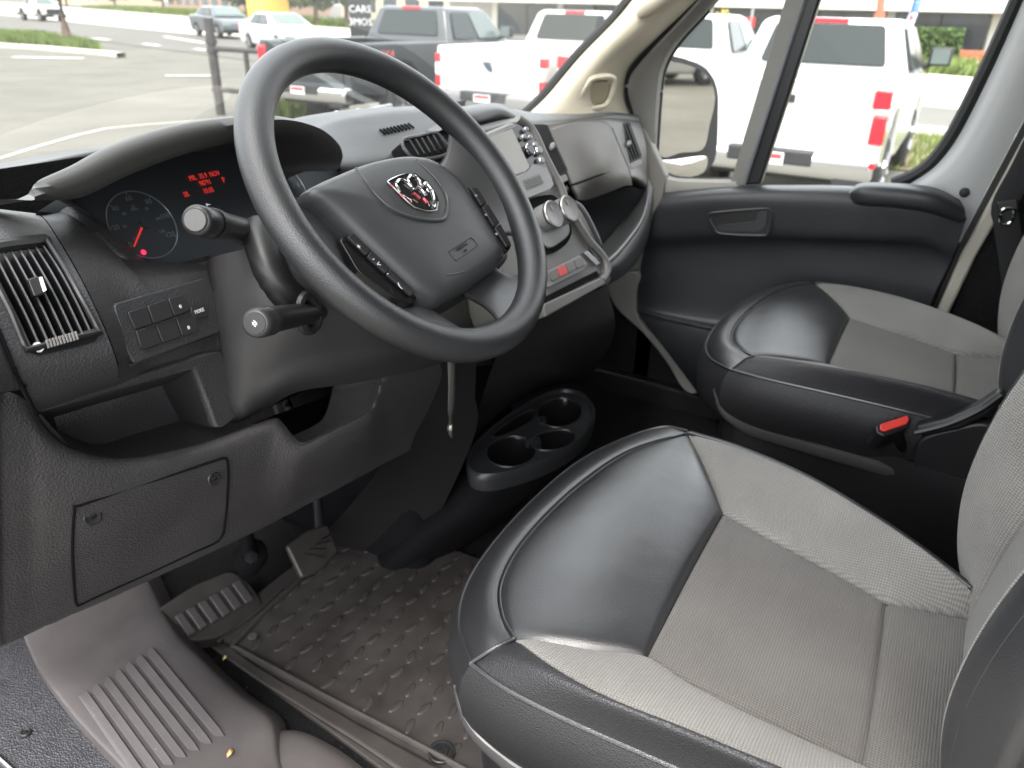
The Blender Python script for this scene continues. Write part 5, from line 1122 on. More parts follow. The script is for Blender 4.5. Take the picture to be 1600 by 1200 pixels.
# airbag tag pressed in
tg4 = [hub(*q, d=.0004) for q in ((700.5, 393.5), (736, 370.5), (747, 383), (712, 408.5))]
tube('tag_border', crv(rnd(tg4, .004, 4), 60, True), .0006, M_('tag_groove', (.016, .016, .017), .5), cover, 6, True)
tn = (tg4[1]-tg4[0]).cross(tg4[3]-tg4[0]).normalized(); tn = tn if tn.dot(wn) > 0 else -tn
tc_ = sum(tg4, Vector())/4; TAGP = M_('tag_print', (.015, .015, .016), .5)
text('lettering', 'AIR BAG', .0062, frame3(tc_ + tn*.0008 + (tg4[0]-tg4[3])*.22, tg4[1]-tg4[0], tn), TAGP, cover, .0003); text('lettering', 'SRS', .0040, frame3(tc_ + tn*.0008 - (tg4[0]-tg4[3])*.22, tg4[1]-tg4[0], tn), TAGP, cover, .0003)
# spokes
SPKL = M_('spoke_lit', (.040, .041, .043), .34, spec=.6)  # paler than the right spoke: sheen put into the colour
def rimp(ang, r_=.1735, d=-.004): a = rad(ang); return WC + (we1*math.cos(a) + we2*math.sin(a))*r_ + wn*d
def spoke(a0, a1, hubq, m_, nm='spoke'):
    """curved plate from the rim between two angles to two points on the hub edge"""
    n = 22; out = [rimp(a0+(a1-a0)*k/(n-1)) for k in range(n)]; A, B = PP(*hubq[0], wpl(-.03)), PP(*hubq[1], wpl(-.03)); rows = []
    inn = [A.lerp(B, k/(n-1)) for k in range(n)]
    for s_ in (0, .15, .35, .6, .85, 1):
        w0 = .55*math.sin(math.pi*s_)*.35
        r_ = []
        for k in range(n):
            f = k/(n-1); f2 = .5+(f-.5)*(1-w0*1.0)
            p = out[k].lerp(inn[k], s_); c0 = out[n//2].lerp(inn[n//2], s_); p = c0 + (p-c0)*(1-w0)
            r_.append(p - wn*(.016*s_ + .010*abs(2*f-1)**3))
        rows.append(r_)
    o = loft(nm, rows, m_, wheel_t, 30, 24); solid(o, .010, 0); return o
spoke(163, 212, ((480, 304), (545, 364)), SPKL)
spoke(-28, 24, ((786, 400), (680, 254)), M_('spoke_dark', (.016, .0165, .018), .40))
spoke(228, 262, ((640, 452), (690, 476)), SPKL); spoke(278, 310, ((745, 444), (788, 404)), SPKL)
# filler behind the lower left of the cover, dark back of the hub
slab('spoke_back', wp((500, 318), (560, 372), (650, 470), (690, 486), (760, 446), (800, 400), (770, 330), (720, 270), (660, 240), (560, 262), d=-.052), -wn*.03, BLACK, wheel_t, .01)
slab('button_bed', rnd(wp((530, 372), (548, 362), (654, 462), (646, 476), (620, 466), (560, 424), d=-.026), .006), -wn*.02, BLKGLOSS, wheel_t, .002)
BTN = M_('wheel_button', (.022, .022, .024), .30)
for q in (((540, 373), (549, 367), (577, 393), (570, 402)), ((571, 403), (578, 394), (606, 421), (600, 430)), ((601, 431), (607, 422), (645, 457), (640, 465))):
    slab('button', rnd(wp(*q, d=-.024), .002), wn*.004, BTN, wheel_t, .001)
for u, v, s_ in ((561, 386, '+'), (583, 404, '-'), (592, 413, '<'), (605, 427, '-'), (624, 446, '(')): text('lettering', s_, .009, frame3(PP(u, v, wpl(-.0195)), we1, wn), WHITEPR, wheel_t, .0003)
slab('button_bed', rnd(wp((728, 288), (750, 292), (800, 384), (792, 396), (772, 362), d=-.024), .005), -wn*.02, BLKGLOSS, wheel_t, .002)
for q in (((733, 296), (746, 296), (760, 318), (750, 324)), ((751, 326), (761, 320), (778, 350), (769, 356)), ((770, 358), (779, 352), (796, 384), (789, 388))):
    slab('button', rnd(wp(*q, d=-.022), .002), wn*.004, BTN, wheel_t, .001)
for u, v in ((744, 306), (760, 336), (776, 366)): text('lettering', '=', .008, frame3(PP(u, v, wpl(-.0175)), we1, wn), WHITEPR, wheel_t, .0003)
# ------------------------------------------------------------------ stalks on the column
st1 = thing('light_stalk', PY(420, 380, .66), 'upper black control stalk with a round end, left of the wheel rim', 'control stalk', 'control stalks')
def knob(t, path, radii, mats, endr):
    o = tube('lever', crv(path, 30), [radii[0]+(radii[1]-radii[0])*k/29 for k in range(30)], mats, t, 18); return o
p_end = PY(306, 344, .600); p_mid = PY(352, 354, .635); p_in = PY(412, 372, .68)
ax = (p_end-p_mid).normalized()
lathe('end_cap', [(.001, .0012), (.0105, .0012), (.0110, 0.0), (.0126, -.0005), (.0136, -.0015), (.0146, -.003), (.0150, -.030), (.0142, -.032)], p_end, ax, M_('stalk_black', (.020, .020, .021), .36, bump=('noise', 600, .1, .0003)), st1, 32)
lathe('end_button', [(.0102, .001), (.0100, .0022), (.001, .0024)], p_end, ax, M_('stalk_button', (.085, .083, .080), .42), st1, 28)
lathe('dial_ring', [(.0146, -.036), (.0154, -.037), (.0154, -.048), (.0146, -.049)], p_end, ax, BLACK, st1, 32)
tube('lever', crv([p_end - ax*.028, p_mid, p_in, PY(430, 385, .70)], 24), [.0138, ]*6 + [.0138+.0002*k for k in range(18)], M_('stalk_lever', (.018, .018, .019), .40), st1, 20)
tube('sleeve', crv([PY(402, 352, .648), PY(410, 388, .625), PY(425, 428, .604), PY(450, 462, .596), PY(480, 482, .615)], 16), [.015]+[.018]*15, BLACK, st1, 14)
text('lettering', 'A', .006, frame3(PY(326, 338, .606) + Vector((-.004, -.006, .0125)), (1, 0, 0), (-.3, -.3, .9)), DIMPR, st1, .0002)
st2 = thing('wiper_stalk', PY(480, 490, .60), 'lower black control stalk with printed symbols, below the upper one', 'control stalk', 'control stalks')
q_end = PY(399, 505, .530); q_mid = PY(440, 497, .555); q_in = PY(490, 488, .585); ax2 = (q_end-q_mid).normalized()
lathe('end_cap', [(.001, .0008), (.0108, .0008), (.0122, 0.0), (.0138, -.002), (.0145, -.006), (.0147, -.016), (.0136, -.017), (.0140, -.018), (.0147, -.030), (.0136, -.032)], q_end, ax2, M_('stalk_cap_grey', (.035, .034, .034), .40), st2, 32)
lathe('end_button', [(.0104, .0006), (.0102, .0016), (.001, .0018)], q_end, ax2, BLACK, st2, 28)
tube('lever', crv([q_end - ax2*.026, q_mid, q_in, PY(505, 484, .60)], 20), [.0135-.00015*k for k in range(20)], M_('stalk_lever_b', (.016, .016, .017), .42), st2, 18)
text('lettering', '#', .008, frame3(q_end + ax2*.002, (1, .2, 0), ax2), WHITEPR, st2, .0002)
for k, s_ in enumerate(('II', 'O')): text('lettering', s_, .006, frame3(q_end - ax2*(.012+.012*k) + Vector((-.002, -.006, .0140)), (1, .4, 0), (-.2, -.45, .87)), WHITEPR, st2, .0002)
tube('collar', crv([PY(u, v, .578) for u, v in ((478, 462), (488, 470), (496, 488), (494, 506), (484, 516), (474, 512), (468, 490), (470, 470))], 40, True), .006, BLACK, st2, 8, True)
# ------------------------------------------------------------------ seats
seat = thing('seat', (.76, .08, 0), 'driver seat in black leather and grey woven fabric, nearest the camera', 'seat', 'front seats')
def ZP(lst): return [PZ(a, b, c) for a, b, c in lst]
def blend(A, B, f): 
    n = 24; a, b = crv(A, n), crv(B, n); return [x.lerp(y, f) for x, y in zip(a, b)]
inner = ZP([(805, 997, .452), (786, 962, .448), (783, 915, .444), (808, 862, .444), (855, 806, .446), (915, 752, .448), (985, 706, .450), (1075, 676, .455)])
pipe = ZP([(735, 1036, .430), (716, 975, .420), (730, 912, .414), (775, 845, .412), (835, 780, .414), (900, 725, .418), (970, 688, .424), (1035, 668, .438), (1075, 674, .454)])
farfront = ZP([(1075, 676, .455), (1094, 712, .452), (1114, 758, .446), (1130, 800, .440)])
insF = ZP([(1010, 1026, .440), (1048, 952, .440), (1090, 872, .440), (1130, 800, .440)])
nearfront = ZP([(805, 997, .452), (850, 1003, .450), (930, 1017, .445), (1010, 1026, .440)])
insNear = ZP([(1010, 1026, .440), (1080, 1070, .438), (1190, 1126, .432), (1347, 1196, .424)])
insFar = ZP([(1130, 800, .440), (1205, 843, .436), (1290, 888, .430), (1385, 940, .424)])
insR = ZP([(1347, 1196, .424), (1362, 1110, .424), (1375, 1020, .424), (1385, 940, .424)])
# front leather panel: sides are the inner seam (front), the far seam, the insert seam (rear), the near seam
def coons4(name, a, b, c, d, mat, nu=56, nv=56, puff=.0, sink=.004, pw=.5, edge=.06, nrm=Vector((0, 0, 1)), par=None):
    """a: start>end along u at v=0; b: at u=1 along v; c: at v=1 along u; d: at u=0 along v"""
    return coons(name, a, b, c, d, mat, par or seat, nu, nv, puff, sink, pw, nrm, edge)
# u runs from near corner to far corner; v from front (inner seam) to the insert
coons4('front_panel', inner, farfront, insF, nearfront, LEATHER, 80, 60, .022, .003, .55, .035)
coons4('front_band', pipe, [pipe[-1], (pipe[-1]+inner[-1])/2, inner[-1]], inner, [pipe[0], pipe[0].lerp(inner[0], .5)+Vector((0, 0, .006)), inner[0]], LEATHER, 80, 16, .010, .003, .5, .10)
coons4('seat_insert', insF[::1], insFar, insR, insNear, FABRIC, 60, 60, .006, .005, .4, .03)
# rear insert running to the backrest
rN = ZP([(1347, 1196, .424), (1420, 1240, .422), (1505, 1260, .425)]); rF = ZP([(1385, 940, .424), (1450, 954, .424), (1522, 966, .428)]); rR = [rN[-1], (rN[-1]+rF[-1])/2, rF[-1]]
coons4('rear_insert', insR, rF, rR, rN, FABRIC, 50, 30, .008, .005, .4, .04)
# far fabric bolster
outF = ZP([(1075, 676, .455), (1150, 699, .468), (1250, 741, .474), (1350, 798, .474), (1440, 858, .470), (1518, 918, .462)]); inF = ZP([(1130, 800, .440), (1205, 843, .436), (1290, 888, .430), (1385, 940, .424), (1450, 954, .424), (1522, 966, .428)])
coons4('bolster_fabric', outF, [outF[-1], inF[-1]], inF, farfront, FABRICB, 70, 30, .010, .004, .4, .04)
# near fabric bolster strip, tapering to the front corner
upN = ZP([(806, 997, .452), (850, 1003, .450), (930, 1017, .445), (1010, 1026, .440), (1080, 1070, .438), (1190, 1126, .432), (1347, 1196, .424), (1505, 1260, .425)])
loN = ZP([(806, 999, .453), (867, 1046, .470), (952, 1094, .478), (1070, 1141, .482), (1212, 1198, .482), (1330, 1244, .478), (1480, 1300, .468)])
coons4('bolster_fabric', loN, [loN[-1], upN[-1]], upN, [loN[0], upN[0]], FABRICB, 80, 30, .006, .003, .4, .05)
# near leather roll and piping
piN = ZP([(735, 1036, .430), (785, 1073, .434), (850, 1108, .436), (950, 1154, .436), (1060, 1202, .434), (1200, 1262, .43), (1400, 1345, .42)])
mdN = [a.lerp(b, .5) + Vector((-.010, -.0, .014)) for a, b in zip(crv(loN, 24), crv(piN, 24))]
ld = [piN[0], pipe[0].lerp(inner[0], .5)+Vector((0, 0, .006)), inner[0]]
coons4('side_roll', piN, [piN[-1], mdN[-1], loN[-1]], loN, ld, GRAINLEATHER, 80, 26, .012, .003, .5, .06)
def piping(path, r_=.0028, nm='piping', n=90): return tube(nm, crv(path, n), r_, LEATHER, seat, 8)
piping(pipe); piping(piN); piping(ZP([(735, 1036, .431), (770, 1014, .448), (805, 997, .453)]), .0022, n=20); piping(inner, .0016, 'seam_cord'); piping(outF, .0022, 'seam_cord')
# front and side skirts, far side wall
def skirt(name, path, off1, off2, m_, nu=80):
    a = crv(path, nu); rows = []
    c0 = Vector((.765, .08, 0))
    for f, dz, ou in ((0, -.002, 0), (.2, -.02, .010), (.5, -.05, .013), (.8, -.085, .007), (1, -.105, -.004)):
        rows.append([p + Vector((0, 0, dz)) + (Vector((p.x-c0.x, p.y-c0.y, 0)).normalized()*ou) for p in a])
    return mesh(name, [p for r in rows for p in r], gridfaces(nu, 5), m_, seat)
skirt('front_skirt', pipe, 0, 0, SKIRTM); skirt('side_skirt', piN, 0, 0, SKIRTM)
oF = crv(outF, 60); vs = []
for dx, dz in ((0, 0), (.016, -.004), (.032, -.025), (.036, -.07), (.028, -.14)): vs += [p + Vector((dx, 0, dz)) for p in oF]
mesh('side_wall_leather', vs, gridfaces(60, 5), SKIRTM, seat)
# plastic base with a satin trim band
BASEPL = M_('seat_base_plastic', (.012, .012, .013), .42, bump=('voronoi', 900, .3, .0005))
bo = [Vector((.510, -.20, .30)), Vector((.503, .10, .30)), Vector((.512, .30, .30)), Vector((.60, .345, .30)), Vector((.76, .36, .30)), Vector((.93, .345, .30)), Vector((1.02, .28, .31)), Vector((1.035, .05, .31)), Vector((1.02, -.22, .31))]
br = crv(bo, 80, True); rows = []
cB = Vector((.77, .05, 0))
for z_, f in ((.345, .985), (.30, 1.0), (.22, .985), (.12, .93), (.0, .90)): rows.append([Vector((cB.x+(p.x-cB.x)*f, cB.y+(p.y-cB.y)*f, z_)) for p in br])
mesh('seat_base', [p for r in rows for p in r], gridfaces(80, 5, cu=True) + [tuple(range(80))], BASEPL, seat)
tube('base_trim', crv([(.500, -.22, .31), (.497, .05, .314), (.496, .234, .320), (.497, .275, .325), (.499, .310, .336), (.503, .330, .352), (.512, .347, .380)], 50), [.0085]*40 + [.0085-.0007*k for k in range(10)], M_('base_trim_satin', (.045, .044, .045), .36), seat, 8, False, Vector((0, 0, 1)), 1.5)
# backrest
ZB = (.40, .46, .55, .66, .78, .90, 1.02)
cy = (-.132, -.137, -.150, -.178, -.214, -.254, -.298); by = (-.140, -.112, -.097, -.106, -.140, -.190, -.255)
XC = .765
def side(s):
    inn = [Vector((XC + s*(.098-.006*k/6), y, z)) for k, (y, z) in enumerate(zip(cy, ZB))]
    out = [Vector((XC + s*(.185+.004*k/6), y, z)) for k, (y, z) in enumerate(zip(by, ZB))]
    lea = [Vector((XC + s*(.245 if k not in (0, 6) else .235), y-.055, z)) for k, (y, z) in enumerate(zip(by, ZB))]
    bak = [Vector((XC + s*.225, y-.17, z)) for k, (y, z) in enumerate(zip(by, ZB))]
    return inn, out, lea, bak
R_ = side(1); L_ = side(-1); fwd = Vector((0, 1, .2)).normalized()
coons4('back_centre', [L_[0][0], R_[0][0]], R_[0], [L_[0][-1], R_[0][-1]], L_[0], FABRICV, 40, 70, .012, .004, .5, .04, fwd)
for S_ in (R_, L_):
    coons4('back_bolster_fabric', [S_[0][0], S_[1][0]], S_[1], [S_[0][-1], S_[1][-1]], S_[0], FABRICVB, 26, 70, .010, .004, .5, .06, fwd)
    s = 1 if S_ is R_ else -1
    rows = [crv(S_[1], 60), [p + Vector((s*.022, -.004, 0)) for p in crv(S_[1], 60)], [p + Vector((s*.004, .022, 0)) for p in crv(S_[2], 60)], crv(S_[2], 60), crv(S_[3], 60)]
    loft('back_bolster_leather', rows, LEATHER, seat, 60, 26)
    tube('back_piping', [p + Vector((s*.012, -.001, 0)) for p in crv([p.lerp(q, .25) + Vector((0, .006, 0)) for p, q in zip(S_[1], S_[2])], 60)], .0022, LEATHER, seat, 8)
bl = [[p for p in L_[3]], [Vector((XC, p.y-.04, p.z)) for p in L_[3]], [p for p in R_[3]]]
loft('back_shell', bl, BASEPL, seat, 40, 16)
tp_ = [L_[2][-1], L_[1][-1], L_[0][-1], R_[0][-1], R_[1][-1], R_[2][-1]]
loft('back_top', [tp_, shift(tp_, (0, -.03, .035)), shift([Vector((p.x, -.36, 1.02)) for p in tp_], (0, 0, .03)), [Vector((p.x, -.44, .99)) for p in tp_]], LEATHER, seat, 30, 16)
hr = [[Vector((XC + .13*math.cos(a)*f, y_ + 0*math.sin(a), 1.17 + .085*math.sin(a)*f)) for a in [k*2*math.pi/24 for k in range(24)]] for f, y_ in ((.3, -.285), (.8, -.290), (1, -.315), (1, -.355), (.8, -.385), (.3, -.39))]
mesh('headrest', [p for r in hr for p in r], gridfaces(24, 6, cu=True) + [tuple(range(24)), tuple(range(120, 144))], LEATHER, seat)
for dx in (-.06, .06): tube('headrest_post', [(XC+dx, -.34, 1.0), (XC+dx, -.34, 1.12)], .007, STEEL, seat, 8)
pas = dup(seat, (.845, -.038, .020), 'passenger seat in black leather and grey woven fabric, beside the door')
# inboard recliner cover and belt buckle of the passenger seat
rc_ = XR([(1428, 668, 1.32), (1480, 655, 1.32), (1530, 634, 1.32), (1562, 612, 1.32), (1575, 622, 1.32), (1545, 650, 1.32), (1500, 672, 1.32), (1440, 684, 1.32)])
o = slab('recliner_cover', rc_, (.03, 0, 0), BASEPL, pas, .006)
tube('recliner_edge', crv(XR([(1430, 676, 1.315), (1480, 663, 1.315), (1530, 641, 1.315), (1566, 616, 1.315)]), 24), .005, SLAT, pas, 8)
slab('hinge_cover', rnd(XR([(1428, 684, 1.33), (1545, 655, 1.33), (1600, 700, 1.33), (1560, 800, 1.33), (1470, 820, 1.33), (1425, 760, 1.33)]), .03), (.04, 0, 0), BASEPL, pas, .006)
bk = thing('belt_buckle', PX(1400, 680, 1.29), 'belt buckle with a red release button between the seats', 'buckle')
BKP = plane(PX(1398, 665, 1.30), (-.5, -.2, .84))
slab('release_button', rnd([PP(u, v, BKP) for u, v in ((1375, 664), (1400, 656), (1416, 650), (1420, 656), (1416, 664), (1380, 676), (1374, 672))], .003), BKP[1]*.004, REDBUCKLE, bk, .0015)
slab('buckle_body', rnd([PP(u, v, BKP) for u, v in ((1368, 664), (1416, 646), (1426, 654), (1420, 668), (1382, 682), (1370, 676))], .004), -BKP[1]*.05, BLACK, bk, .003)
tube('buckle_stalk', crv([PX(1400, 672, 1.31), PX(1404, 684, 1.32), PX(1408, 694, 1.335), PX(1412, 704, 1.35)], 20), .009, VOID, bk, 10)
for k in range(0):
    c_ = PX(1424+4*k, 730+11*k, 1.285); lathe('stalk_ring', [(.009, -.002), (.0105, 0), (.009, .002)], c_, (.1, .25, -1), BASEPL, bk, 14)
# ------------------------------------------------------------------ floor of the driver side
# sill trim at the near left corner
sill = thing('sill_trim', PZ(60, 1150, .02), 'grainy dark door sill trim at the bottom left corner', 'sill trim')
so_ = ZP([(-80, 990, .035), (20, 985, .035), (45, 1000, .035), (58, 1040, .035), (90, 1092, .035), (135, 1145, .035), (200, 1212, .035), (260, 1290, .035), (-80, 1300, .035)])
slab('plate', so_, (0, 0, -.03), SILL, sill, .004)
c_ = PZ(40, 1145, .037); sc_ = lathe('screw', [(.0085, -.001), (.0080, .0015), (.006, .0025), (.005, .0015), (.003, .0015), (.0025, .0030), (.001, .0030)], c_, (0, 0, 1), BLACK, sill, 20)
tube('sill_edge', ZP([(-30, 1165, .037), (0, 1185, .037), (30, 1212, .037)]), .004, STEEL, sill, 8)
# ribbed step pad
step = thing('step_pad', PZ(230, 1080, .03), 'ribbed dark plastic step pad beside the floor mat', 'step pad')
srows = [ZP([(12, 925, .058), (34, 985, .058), (58, 1040, .058), (97, 1095, .058), (140, 1146, .058), (205, 1214, .058), (270, 1290, .058)]),
         ZP([(70, 890, .064), (88, 970, .064), (118, 1034, .064), (160, 1092, .064), (205, 1145, .064), (260, 1212, .064), (330, 1290, .064)]),
         ZP([(130, 860, .064), (172, 965, .064), (225, 1040, .064), (275, 1090, .064), (320, 1140, .064), (360, 1200, .064), (420, 1290, .064)]),
         ZP([(190, 840, .063), (252, 974, .063), (305, 1035, .063), (362, 1090, .063), (412, 1134, .063), (420, 1200, .055), (460, 1290, .05)]),
         ZP([(204, 834, .050), (268, 970, .050), (320, 1030, .050), (378, 1084, .050), (428, 1124, .050), (440, 1195, .045), (480, 1290, .04)]),
         ZP([(218, 830, .010), (284, 970, .010), (336, 1034, .010), (394, 1088, .010), (442, 1124, .010), (455, 1190, .010), (490, 1290, .010)])]
loft('pad', [shift(srows[0], (0, 0, -.03)), shift(srows[0], (0, 0, -.012)), shift(srows[0], (0, 0, -.003)), shift(srows[0], (.004, 0, .002))] + srows[1:], STEPM, step, 60, 90)
tA, tB = Vector((118, 1083, 0)), Vector((222, 1012, 0))
for k in range(7):
    a = tA.lerp(tB, k/6.2); b = a + Vector((106+3*k, 150, 0))
    wv = (tB-tA)/6.2*.93
    q = [PZ(a.x, a.y, .0645), PZ(a.x+wv.x, a.y+wv.y, .0645), PZ(b.x+wv.x, b.y+wv.y, .0645), PZ(b.x, b.y, .0645)]
    n = 12; vs = []
    for i in range(n):
        f = i/(n-1); l_, r_ = q[0].lerp(q[3], f), q[1].lerp(q[2], f); e_ = min(1, min(f, 1-f)*14)
        for j in range(7): g_ = j/6; vs.append(l_.lerp(r_, g_) + Vector((0, 0, -.003 + e_*.0075*(.25+.75*g_)*(1 if 0 < j < 6 else 0))))
    mesh('rib', vs, gridfaces(7, n), STEPM, step)
# dead pedal with ribs
dp = thing('foot_rest', PZ(320, 960, .05), 'small ribbed foot rest in the shade under the dashboard', 'foot rest')
DP = plane(PZ(320, 955, .035), (.12, -.38, .92))
slab('plate', rnd([PP(u, v, DP) for u, v in ((240, 955), (300, 915), (362, 890), (395, 915), (415, 950), (345, 995), (296, 1002), (270, 985))], .02), -DP[1]*.03, MATR, dp, .004)
for k in range(6):
    a = Vector((272+18*k, 965-10.2*k, 0)); P4 = [(a.x, a.y), (a.x+12, a.y-6.5), (a.x+34, a.y+24), (a.x+22, a.y+30.5)]
    slab('rib', rnd([PP(u, v, DP) - DP[1]*.001 for u, v in P4], .003), DP[1]*.006, STEPM, dp, .002)
# rubber floor mat with tread bars
fm = thing('floor_mat', PZ(560, 1020, 0), 'dark rubber floor mat with raised tread bars in the driver footwell', 'floor mat')
mo_ = [PZ(u, v, .004) for u, v in ((340, 1022), (420, 942), (470, 900), (540, 838), (640, 760))]
slab('mat', [Vector((.58, .30, .004)), Vector((.645, .93, .004)), Vector((.70, 1.0, .004)), Vector((1.02, 1.0, .004)), Vector((1.10, .9, .004)), Vector((1.12, .30, .004))], (0, 0, -.010), MATR, fm, .003)
tube('mat_edge', crv(ZP([(470, 905, .006), (415, 955, .006), (366, 1006, .008), (372, 1014, .008), (420, 1040, .008), (520, 1094, .008), (620, 1146, .008), (740, 1210, .008)]), 60), .006, MATR, fm, 8)
tube('mat_edge', crv(ZP([(340, 1004, .004), (400, 958, .004), (440, 922, .004)]), 20), .004, MATR, fm, 8)
# outer apron of the mat between step and mat field
loft('apron', [ZP([(330, 1010, .012), (400, 1060, .012), (480, 1110, .014), (560, 1160, .016), (640, 1215, .016)]), ZP([(352, 1004, .010), (410, 1046, .010), (500, 1096, .010), (590, 1146, .010), (700, 1205, .010)])], MATR, fm, 24, 6, .004)
bm0 = None
for i in range(11):
    for j in range(12):
        x_ = .69 + .040*i + (.020 if j % 2 else 0); y_ = .47 + .043*j
        if x_ > 1.10 or y_ > .97: continue
        if bm0 is None:
            me = bpy.data.meshes.new('tread_bar'); vs = []; n = 8
            for s_, z_ in ((1, 0), (.8, .0035), (.5, .0045)):
                for k in range(n): a = 2*math.pi*k/n; vs.append((math.cos(a)*.0175*(.4+.6*s_), math.sin(a)*.0072*s_, z_*.55))
            me.from_pydata(vs, [], gridfaces(n, 3, cu=True) + [tuple(range(16, 24))]); me.polygons.foreach_set('use_smooth', [True]*len(me.polygons)); me.materials.append(MATR); bm0 = me
        o = bpy.data.objects.new('tread_bar', bm0); COL.objects.link(o); o.parent = fm
        o.matrix_basis = WORLD[fm.name].inverted() @ (Matrix.Translation((x_, y_, .0035)) @ Matrix.Rotation(rad(12 if (i+j) % 3 else -10), 4, 'Z'))
c_ = PZ(690, 1176, .008)
lathe('anchor', [(.021, 0), (.021, .003), (.019, .004), (.015, .003), (.0145, .0015), (.011, .002), (.010, .0045), (.006, .0045), (.0055, .002), (.003, .002), (.0025, .004), (.001, .004)], c_, (0, 0, 1), BLACK, fm, 32)
lathe('snap', [(.0085, 0), (.008, .003), (.004, .0035), (.0035, .002), (.001, .002)], PZ(395, 995, .008), (0, 0, 1), STEPM, fm, 18)
# lower flap with dome button at the bottom edge
fl = thing('mat_flap', PZ(450, 1180, .02), 'raised rubber flap with a black dome button at the bottom edge', 'mat flap')
loft('flap', [ZP([(372, 1206, .034), (402, 1160, .034), (440, 1142, .034), (480, 1146, .034), (530, 1172, .034), (580, 1210, .034)]), ZP([(380, 1214, .044), (408, 1172, .044), (440, 1154, .044), (474, 1157, .044), (515, 1180, .044), (560, 1216, .044)]), ZP([(390, 1260, .046), (415, 1250, .046), (440, 1240, .046), (470, 1240, .046), (500, 1250, .046), (540, 1270, .046)])], STEPM, fl, 40, 14)
lathe('dome_button', [(.0125, 0), (.012, .004), (.009, .007), (.005, .0085), (.001, .009)], PZ(408, 1190, .044), (0, 0, 1), BLKGLOSS, fl, 24)
# small litter
LEAF1 = M_('leaf_orange', (.55, .30, .12), .7); LEAF2 = M_('leaf_yellow', (.55, .45, .18), .7)
def bit(u, v, z, s, m_, label):
    c = PZ(u, v, z); o = mesh('leaf', [c + Vector((-s, -.3*s, .001)), c + Vector((-.2*s, -.55*s, .003)), c + Vector((s, .1*s, .0015)), c + Vector((.3*s, .5*s, .0035)), c + Vector((0, 0, .0045)), c + Vector((-.5*s, .35*s, .001))], [(0, 1, 4), (1, 2, 4), (2, 3, 4), (3, 5, 4), (5, 0, 4)], m_, None); solid(o, .0006, 0); tag(o, label, 'leaf')
bit(360, 1177, .068, .008, LEAF1, 'orange brown leaf scrap on the step pad edge'); bit(352, 1028, .015, .007, LEAF2, 'pale yellow leaf scrap on the mat corner')
# pedals
bp_ = thing('brake_pedal', PZ(490, 870, .05), 'brake pedal with worn rubber pad under the dashboard', 'pedal')
BP = plane(PZ(490, 862, .11), (-.08, -.72, .69)); PAD = M_('pedal_rubber', (.032, .028, .026), .42, var=.25, vscale=40)
slab('pad', rnd([PP(u, v, BP) for u, v in ((448, 852), (480, 828), (512, 819), (530, 862), (500, 893), (472, 903))], .007), -BP[1]*.014, PAD, bp_, .004)
for k in range(4): tube('tread_line', [PP(500-9*k+2, 842+7*k+2, BP) + BP[1]*.0005, PP(520-5*k, 832+13*k, BP) + BP[1]*.0005], .0018, BLACK, bp_, 6)
tube('arm', crv([PP(505, 850, BP) - BP[1]*.01, Vector((.95, .98, .20)), Vector((.94, 1.02, .35)), Vector((.94, 1.0, .5))], 16), .010, BLACK, bp_, 10)
gp = thing('accelerator_pedal', PZ(585, 800, .05), 'black accelerator pedal in the dark footwell', 'pedal')
GP = plane(Vector((1.0, 1.08, .12)), (-.05, -.75, .66))
box('pad', Vector((1.0, 1.08, .12)), (.05, .012, .15), BLACK, gp, frame3((0, 0, 0), (1, 0, 0), (-.05, -.66, .75)).to_3x3() @ Matrix.Rotation(rad(8), 3, 'X'), .004); tube('arm', [(1.0, 1.08, .16), (1.0, 1.13, .34)], .009, BLACK, gp, 8)
pk = thing('pedal_bracket', PZ(392, 875, .05), 'round black bracket beside the foot rest under the dashboard', 'bracket')
lathe('housing', [(.030, -.03), (.032, .005), (.027, .022), (.016, .030), (.001, .032)], PZ(392, 868, .075), (-.15, -.55, .8), VOID, pk, 28); tube('arm', crv([PZ(392, 868, .10), Vector((.86, 1.12, .25)), Vector((.88, 1.15, .45))], 12), .014, VOID, pk, 10)
lathe('bolt', [(.012, 0), (.012, .006), (.001, .008)], PZ(392, 872, .12), (-.15, -.55, .8), BLACK, pk, 6)
# ------------------------------------------------------------------ centre console with cup holders
con = thing('centre_console', (1.2, .65, 0), 'black centre console with an oval cup holder tray', 'console')
CZ = .255
bez = crv(ZP([(738, 738, CZ), (733, 714, CZ), (748, 690, CZ), (795, 652, CZ), (845, 622, CZ), (880, 612, CZ), (908, 618, CZ), (925, 638, CZ), (924, 662, CZ), (900, 694, CZ), (850, 722, CZ), (795, 740, CZ), (760, 745, CZ)]), 72, True)
def ell(cx, cy, rx, ry, rot=0, n=32): 
    return [PZ(cx + rx*math.cos(a)*math.cos(rot) - ry*math.sin(a)*math.sin(rot), cy + rx*math.cos(a)*math.sin(rot) + ry*math.sin(a)*math.cos(rot), CZ) for a in [2*math.pi*k/n for k in range(n)]]
holes = [ell(874, 645, 36, 23, -.08), ell(799, 706, 40, 24, -.08), crv(ZP([(830, 690, CZ), (842, 678, CZ), (870, 672, CZ), (895, 674, CZ), (899, 686, CZ), (886, 698, CZ), (862, 704, CZ), (838, 702, CZ)]), 28, True), crv(ZP([(770, 678, CZ), (812, 648, CZ), (834, 640, CZ), (836, 652, CZ), (822, 664, CZ), (790, 680, CZ), (774, 684, CZ)]), 28, True)]
bm = bmesh.new(); allv = []
for lp in [bez] + holes:
    v_ = [bm.verts.new(p) for p in lp]; [bm.edges.new((v_[i], v_[(i+1) % len(v_)])) for i in range(len(v_))]; allv.append(v_)
bmesh.ops.triangle_fill(bm, use_beauty=True, use_dissolve=False, edges=bm.edges[:])
